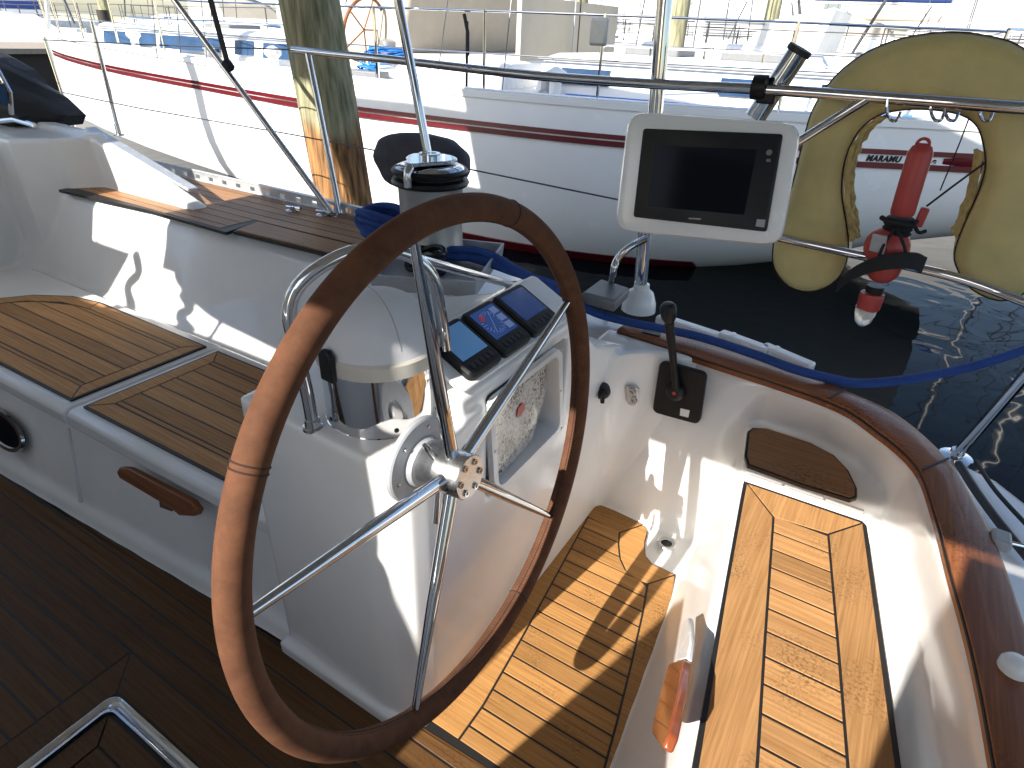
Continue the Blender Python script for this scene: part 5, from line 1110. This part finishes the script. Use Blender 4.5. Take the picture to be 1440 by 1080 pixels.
# ================================================================== FARTHER YACHTS, DOCK, PILINGS
def far_yacht(x, y, L, label, flip=1, cover='whitecanvas', seed=1, h=1.05, canopy=None):
    rr_ = random.Random(seed); t = thing('moored_yacht', label, 'sailing yacht', (x, y, WL), 'white yachts moored beyond the neighbouring one')
    B = L*.155; st = [(-.5, .62, .1), (-.42, .8, .55), (-.2, .98, .85), (0, 1, .9), (.2, .9, .72), (.36, .58, .4), (.47, .2, .1), (.5, .03, .01)]
    a = MB(); rings = []
    for u, d, w in st:
        X = x+flip*u*L*-1; zt = h+.18*max(0, u)
        rings.append([(X, y-B*w*.2, WL-.3), (X, y-B*w, WL+.02), (X, y-B*(w+d)/2, .3), (X, y-B*d, zt), (X, y+B*d, zt), (X, y+B*(w+d)/2, .3), (X, y+B*w, WL+.02), (X, y+B*w*.2, WL-.3)])
    a.loft(rings); a.build('hull', 'boat', t, ang=60)
    a = MB(); X = lambda u: x-flip*u*L
    a.loft([[(X(-.1), y-B*.65, h-.02), (X(-.1), y+B*.65, h-.02), (X(.3), y+B*.4, h), (X(.3), y-B*.4, h)], [(X(-.1), y-B*.58, h+.42), (X(-.1), y+B*.58, h+.42), (X(.22), y+B*.34, h+.36), (X(.22), y-B*.34, h+.36)]]); a.build('cabin', 'boat', t, bevel=.04)
    for u0, u1 in ((-.07, .0), (.03, .08), (.11, .16)):
        a = MB(); k0 = .64-.06-(.25*(u0+.1)/.4); k1 = .64-.06-(.25*(u1+.1)/.4); a.prism([(X(u0), y-B*k0-.06, h+.14), (X(u1), y-B*k1-.06, h+.14), (X(u1), y-B*k1-.03, h+.28), (X(u0), y-B*k0-.03, h+.28)], (0, .03, 0)); a.build('window', 'window', t)
    a = MB(); a.loft([[(X(-.1), y-B*.6, h+.3), (X(-.11), y-B*.55, h+.95), (X(-.11), y+B*.55, h+.95), (X(-.1), y+B*.6, h+.3)], [(X(0), y-B*.5, h+.3), (X(-.03), y-B*.45, h+.75), (X(-.03), y+B*.45, h+.75), (X(0), y+B*.5, h+.3)]]); a.build('sprayhood', canopy or 'beige', t, bevel=.04)
    a = MB(); a.tube([(X(.08), y, h), (X(.08), y, L*1.25)], .09, 12); a.build('mast', 'mast', t)
    a = MB(); a.tube([(X(.08), y, h+1.3), (X(-.36), y, h+1.35)], .06, 10); a.build('boom', 'mast', t)
    a = MB(); a.tube([(X(.075), y, h+1.52), (X(-.15), y, h+1.5), (X(-.35), y, h+1.44)], [.2, .17, .08], 12); a.build('sail_cover', cover, t)
    a = MB()
    for u in (-.48, -.36, -.22, -.08, .06, .2, .34, .45):
        d = interp([(s[1], s[0]) for s in st], u); 
        for sd in (-1, 1): a.tube([(X(u), y+sd*(B*d-.06), h+.18*max(0, u)), (X(u), y+sd*(B*d-.06), h+.62+.18*max(0, u))], .018, 6)
    for dz in (.32, .61):
        for sd in (-1, 1): a.tube([(X(u), y+sd*(B*interp([(s[1], s[0]) for s in st], u)-.06), h+dz+.18*max(0, u)) for u in (-.48, -.36, -.22, -.08, .06, .2, .34, .45)], .01, 6)
    a.build('guard_rails', 'wire', t, smooth=False)
    a = MB()
    for sd in (-1, 1):
        for u in (.04, .08, .12): a.tube([(X(u), y+sd*B*.92, h), (X(.08), y, L*1.2)], .012, 6)
    a.tube([(X(.49), y, h+.2), (X(.08), y, L*1.24)], .035, 8); a.tube([(X(-.49), y, h), (X(.08), y, L*1.24)], .008, 6); a.build('shrouds', 'wire', t)
    return t
far_yacht(-2.5, 12.2, 12.5, 'white sloop with a blue sail cover moored right behind the neighbouring ketch', 1, 'bluecanvas', 2, 1.0, 'whitecanvas')
far_yacht(-16.5, 12.8, 13, 'white sloop moored far forward beyond the bow of the neighbouring ketch', -1, 'whitecanvas', 3, 1.05, 'tan')
far_yacht(5.5, 17.0, 14, 'white sloop with a tan sprayhood behind the yellow lifebuoy, in the second row', 1, 'tan', 4, 1.1, 'tan')
far_yacht(-9.5, 18.2, 14, 'white sloop in the middle of the second row of yachts', -1, 'whitecanvas', 5, 1.15, 'bluecanvas')
far_yacht(-27, 19, 14, 'white sloop in the second row, farthest toward the bows', 1, 'whitecanvas', 6, 1.1, 'beige')
far_yacht(-1, 24.5, 15, 'large white sloop in the third row behind the dock', -1, 'bluecanvas', 7, 1.3, 'beige')
far_yacht(-18, 25, 15, 'large white sloop in the third row with a cream sail cover', 1, 'tan', 8, 1.3, 'whitecanvas')
far_yacht(15, 25, 15, 'large white sloop in the third row at the open end', 1, 'whitecanvas', 9, 1.3, 'whitecanvas')
far_yacht(-13.5, 4.5-8.9+.0, 13, 'white yacht moored on the near side beyond the bow', 1, 'whitecanvas', 10, 1.0, 'tan') if False else None
far_yacht(-25.5, 9.4, 12, 'white sloop lying ahead beyond the quay, nearest the sprayhood', -1, 'bluecanvas', 11, .95, 'tan')
far_yacht(-36, 14.5, 13, 'white sloop far ahead, in front of the grey shed', 1, 'tan', 12, 1.1, 'bluecanvas')
far_yacht(10.5, 11.5, 12, 'white sloop in the first row at the open end, right of the lifebuoy', -1, 'whitecanvas', 13, 1.0, 'beige')
for k, x in enumerate((-44, -33, -23.5, -13, -3.5, 6.5, 17, 28)):
    far_yacht(x, 36.5+(k*37 % 5)*.5, 13+(k*7 % 4), 'white sloop in the crowded row beyond the main dock', 1 if k % 3 else -1, ('whitecanvas', 'tan', 'bluecanvas')[k % 3], 20+k, 1.15, ('whitecanvas', 'beige', 'tan')[k % 3])
# quay ahead of the berths
qy = thing('quay', 'dark timber quay wall ahead of the bows with a plank walkway on top', 'quay', (-17.5, 0, WL))
a = MB(); a.box((-19.5, -16, WL-1), (-16.4, 8.6, .62)); a.build('wall', 'darkwood', qy)
a = MB(); a.box((-19.6, -16.1, .62), (-16.2, 8.7, .72)); a.build('walkway', 'dockwood', qy)
for k in range(9): a = MB(); a.tube([(-16.25, -14+2.8*k, WL-.6), (-16.25, -14+2.8*k, 1.5)], .13, 12); a.build('fender_post', 'darkwood', qy)
a = MB(); a.box((-45, 9.3, .15), (-1.0, 10.0, .42)); k = -45
dkk = thing('finger_dock', 'weathered wooden finger dock running behind the neighbouring yacht', 'dock', (-20, 9.65, WL)); a.build('deck_boards', 'dockwood', dkk)
a = MB()
for x in range(-44, 0, 4): a.tube([(x, 9.65, WL-.5), (x, 9.65, .2)], .12, 10)
a.build('support_posts', 'dockwood', dkk)
a = MB(); a.box((-60, 29.5, .3), (40, 31.5, .7)); dk2 = thing('main_dock', 'long wooden main dock behind the third row of yachts', 'dock', (-10, 30, WL)); a.build('deck_boards', 'dockwood', dk2)
a = MB()
for x in range(-58, 40, 5): a.tube([(x, 30.5, WL-.5), (x, 30.5, .4)], .14, 10)
a.build('support_posts', 'dockwood', dk2)
for px, y_, lab in ((812, 9.2, 'pale mooring piling behind the cabin of the neighbouring yacht'), (953, 9.2, 'pale mooring piling seen beside the top of the arch post'), (150, 11.0, 'dark mooring piling beyond the bow of the neighbouring yacht'), (1085, 15, 'mooring piling between the second row yachts')):
    p = QY(px, 25, y_); piling((p.x, p.y, WL-.6), (p.x, p.y, 2.9), .15, lab, 'mooring pilings')
# a low shore and boat sheds close the view
a = MB(); rings = []
rr_ = random.Random(4)
for x in range(-160, 170, 10): rings.append([(x, 62, WL-.5), (x, 63, .9), (x, 75, 1.3+rr_.random()*.4), (x, 900, 2)])
a.loft(rings, cap=False, closed=False); struct(a.build('shore', 'sand'))
for x, w_, h_, mt, lab in ((-62, 26, 6.5, 'boat', 'long white boat shed on the far shore, toward the bows'), (-25, 30, 5.5, 'alu', 'low grey boat shed on the far shore'), (14, 34, 7.5, 'boat', 'tall white boat shed on the far shore'), (60, 40, 6, 'tan', 'wide tan shed on the far shore, toward the sterns')):
    t = thing('boat_shed', lab, 'shed', (x, 70, 1), 'sheds on the far shore')
    a = MB(); a.box((x-w_/2, 68, .5), (x+w_/2, 82, h_)); a.build('wall', mt, t)
    a = MB(); a.prism([(x-w_/2-.5, 67.5, h_), (x-w_/2-.5, 82.5, h_), (x-w_/2-.5, 75, h_+2.4)], (w_+1, 0, 0)); a.build('roof', 'alu', t)
    for k in range(int(w_//6)):
        a = MB(); xx = x-w_/2+3+6*k; a.box((xx-1.6, 67.93, 1), (xx+1.6, 68.0, h_*.7)); a.build('door', 'tray', t)
# ================================================================== LIGHT
sc.world = bpy.data.worlds.new('World'); sc.world.use_nodes = True
nt = sc.world.node_tree; sky = nt.nodes.new('ShaderNodeTexSky'); sky.sky_type = 'NISHITA'; sky.sun_disc = False
bg = nt.nodes['Background']; nt.links.new(sky.outputs['Color'], bg.inputs['Color']); bg.inputs['Strength'].default_value = .115
# sunlight travels to starboard, a little aft and down
SUN = Vector((.25, 1.42, -1.0)).normalized()
el = math.asin(-SUN.z); azim = math.atan2(-SUN.x, -SUN.y)
sky.sun_elevation = el; sky.sun_rotation = azim
sl = bpy.data.lights.new('sun', 'SUN'); sl.energy = 5.0; sl.angle = math.radians(.5); sl.color = (1, .95, .87)
so = bpy.data.objects.new('sun', sl); COL.objects.link(so); so.rotation_euler = SUN.to_track_quat('-Z', 'Y').to_euler(); so.location = (-3, -10, 10)
sc.view_settings.view_transform = 'Standard'; sc.view_settings.look = 'None'; sc.view_settings.exposure = 1.15; sc.view_settings.gamma = 1
sc.render.film_transparent = False
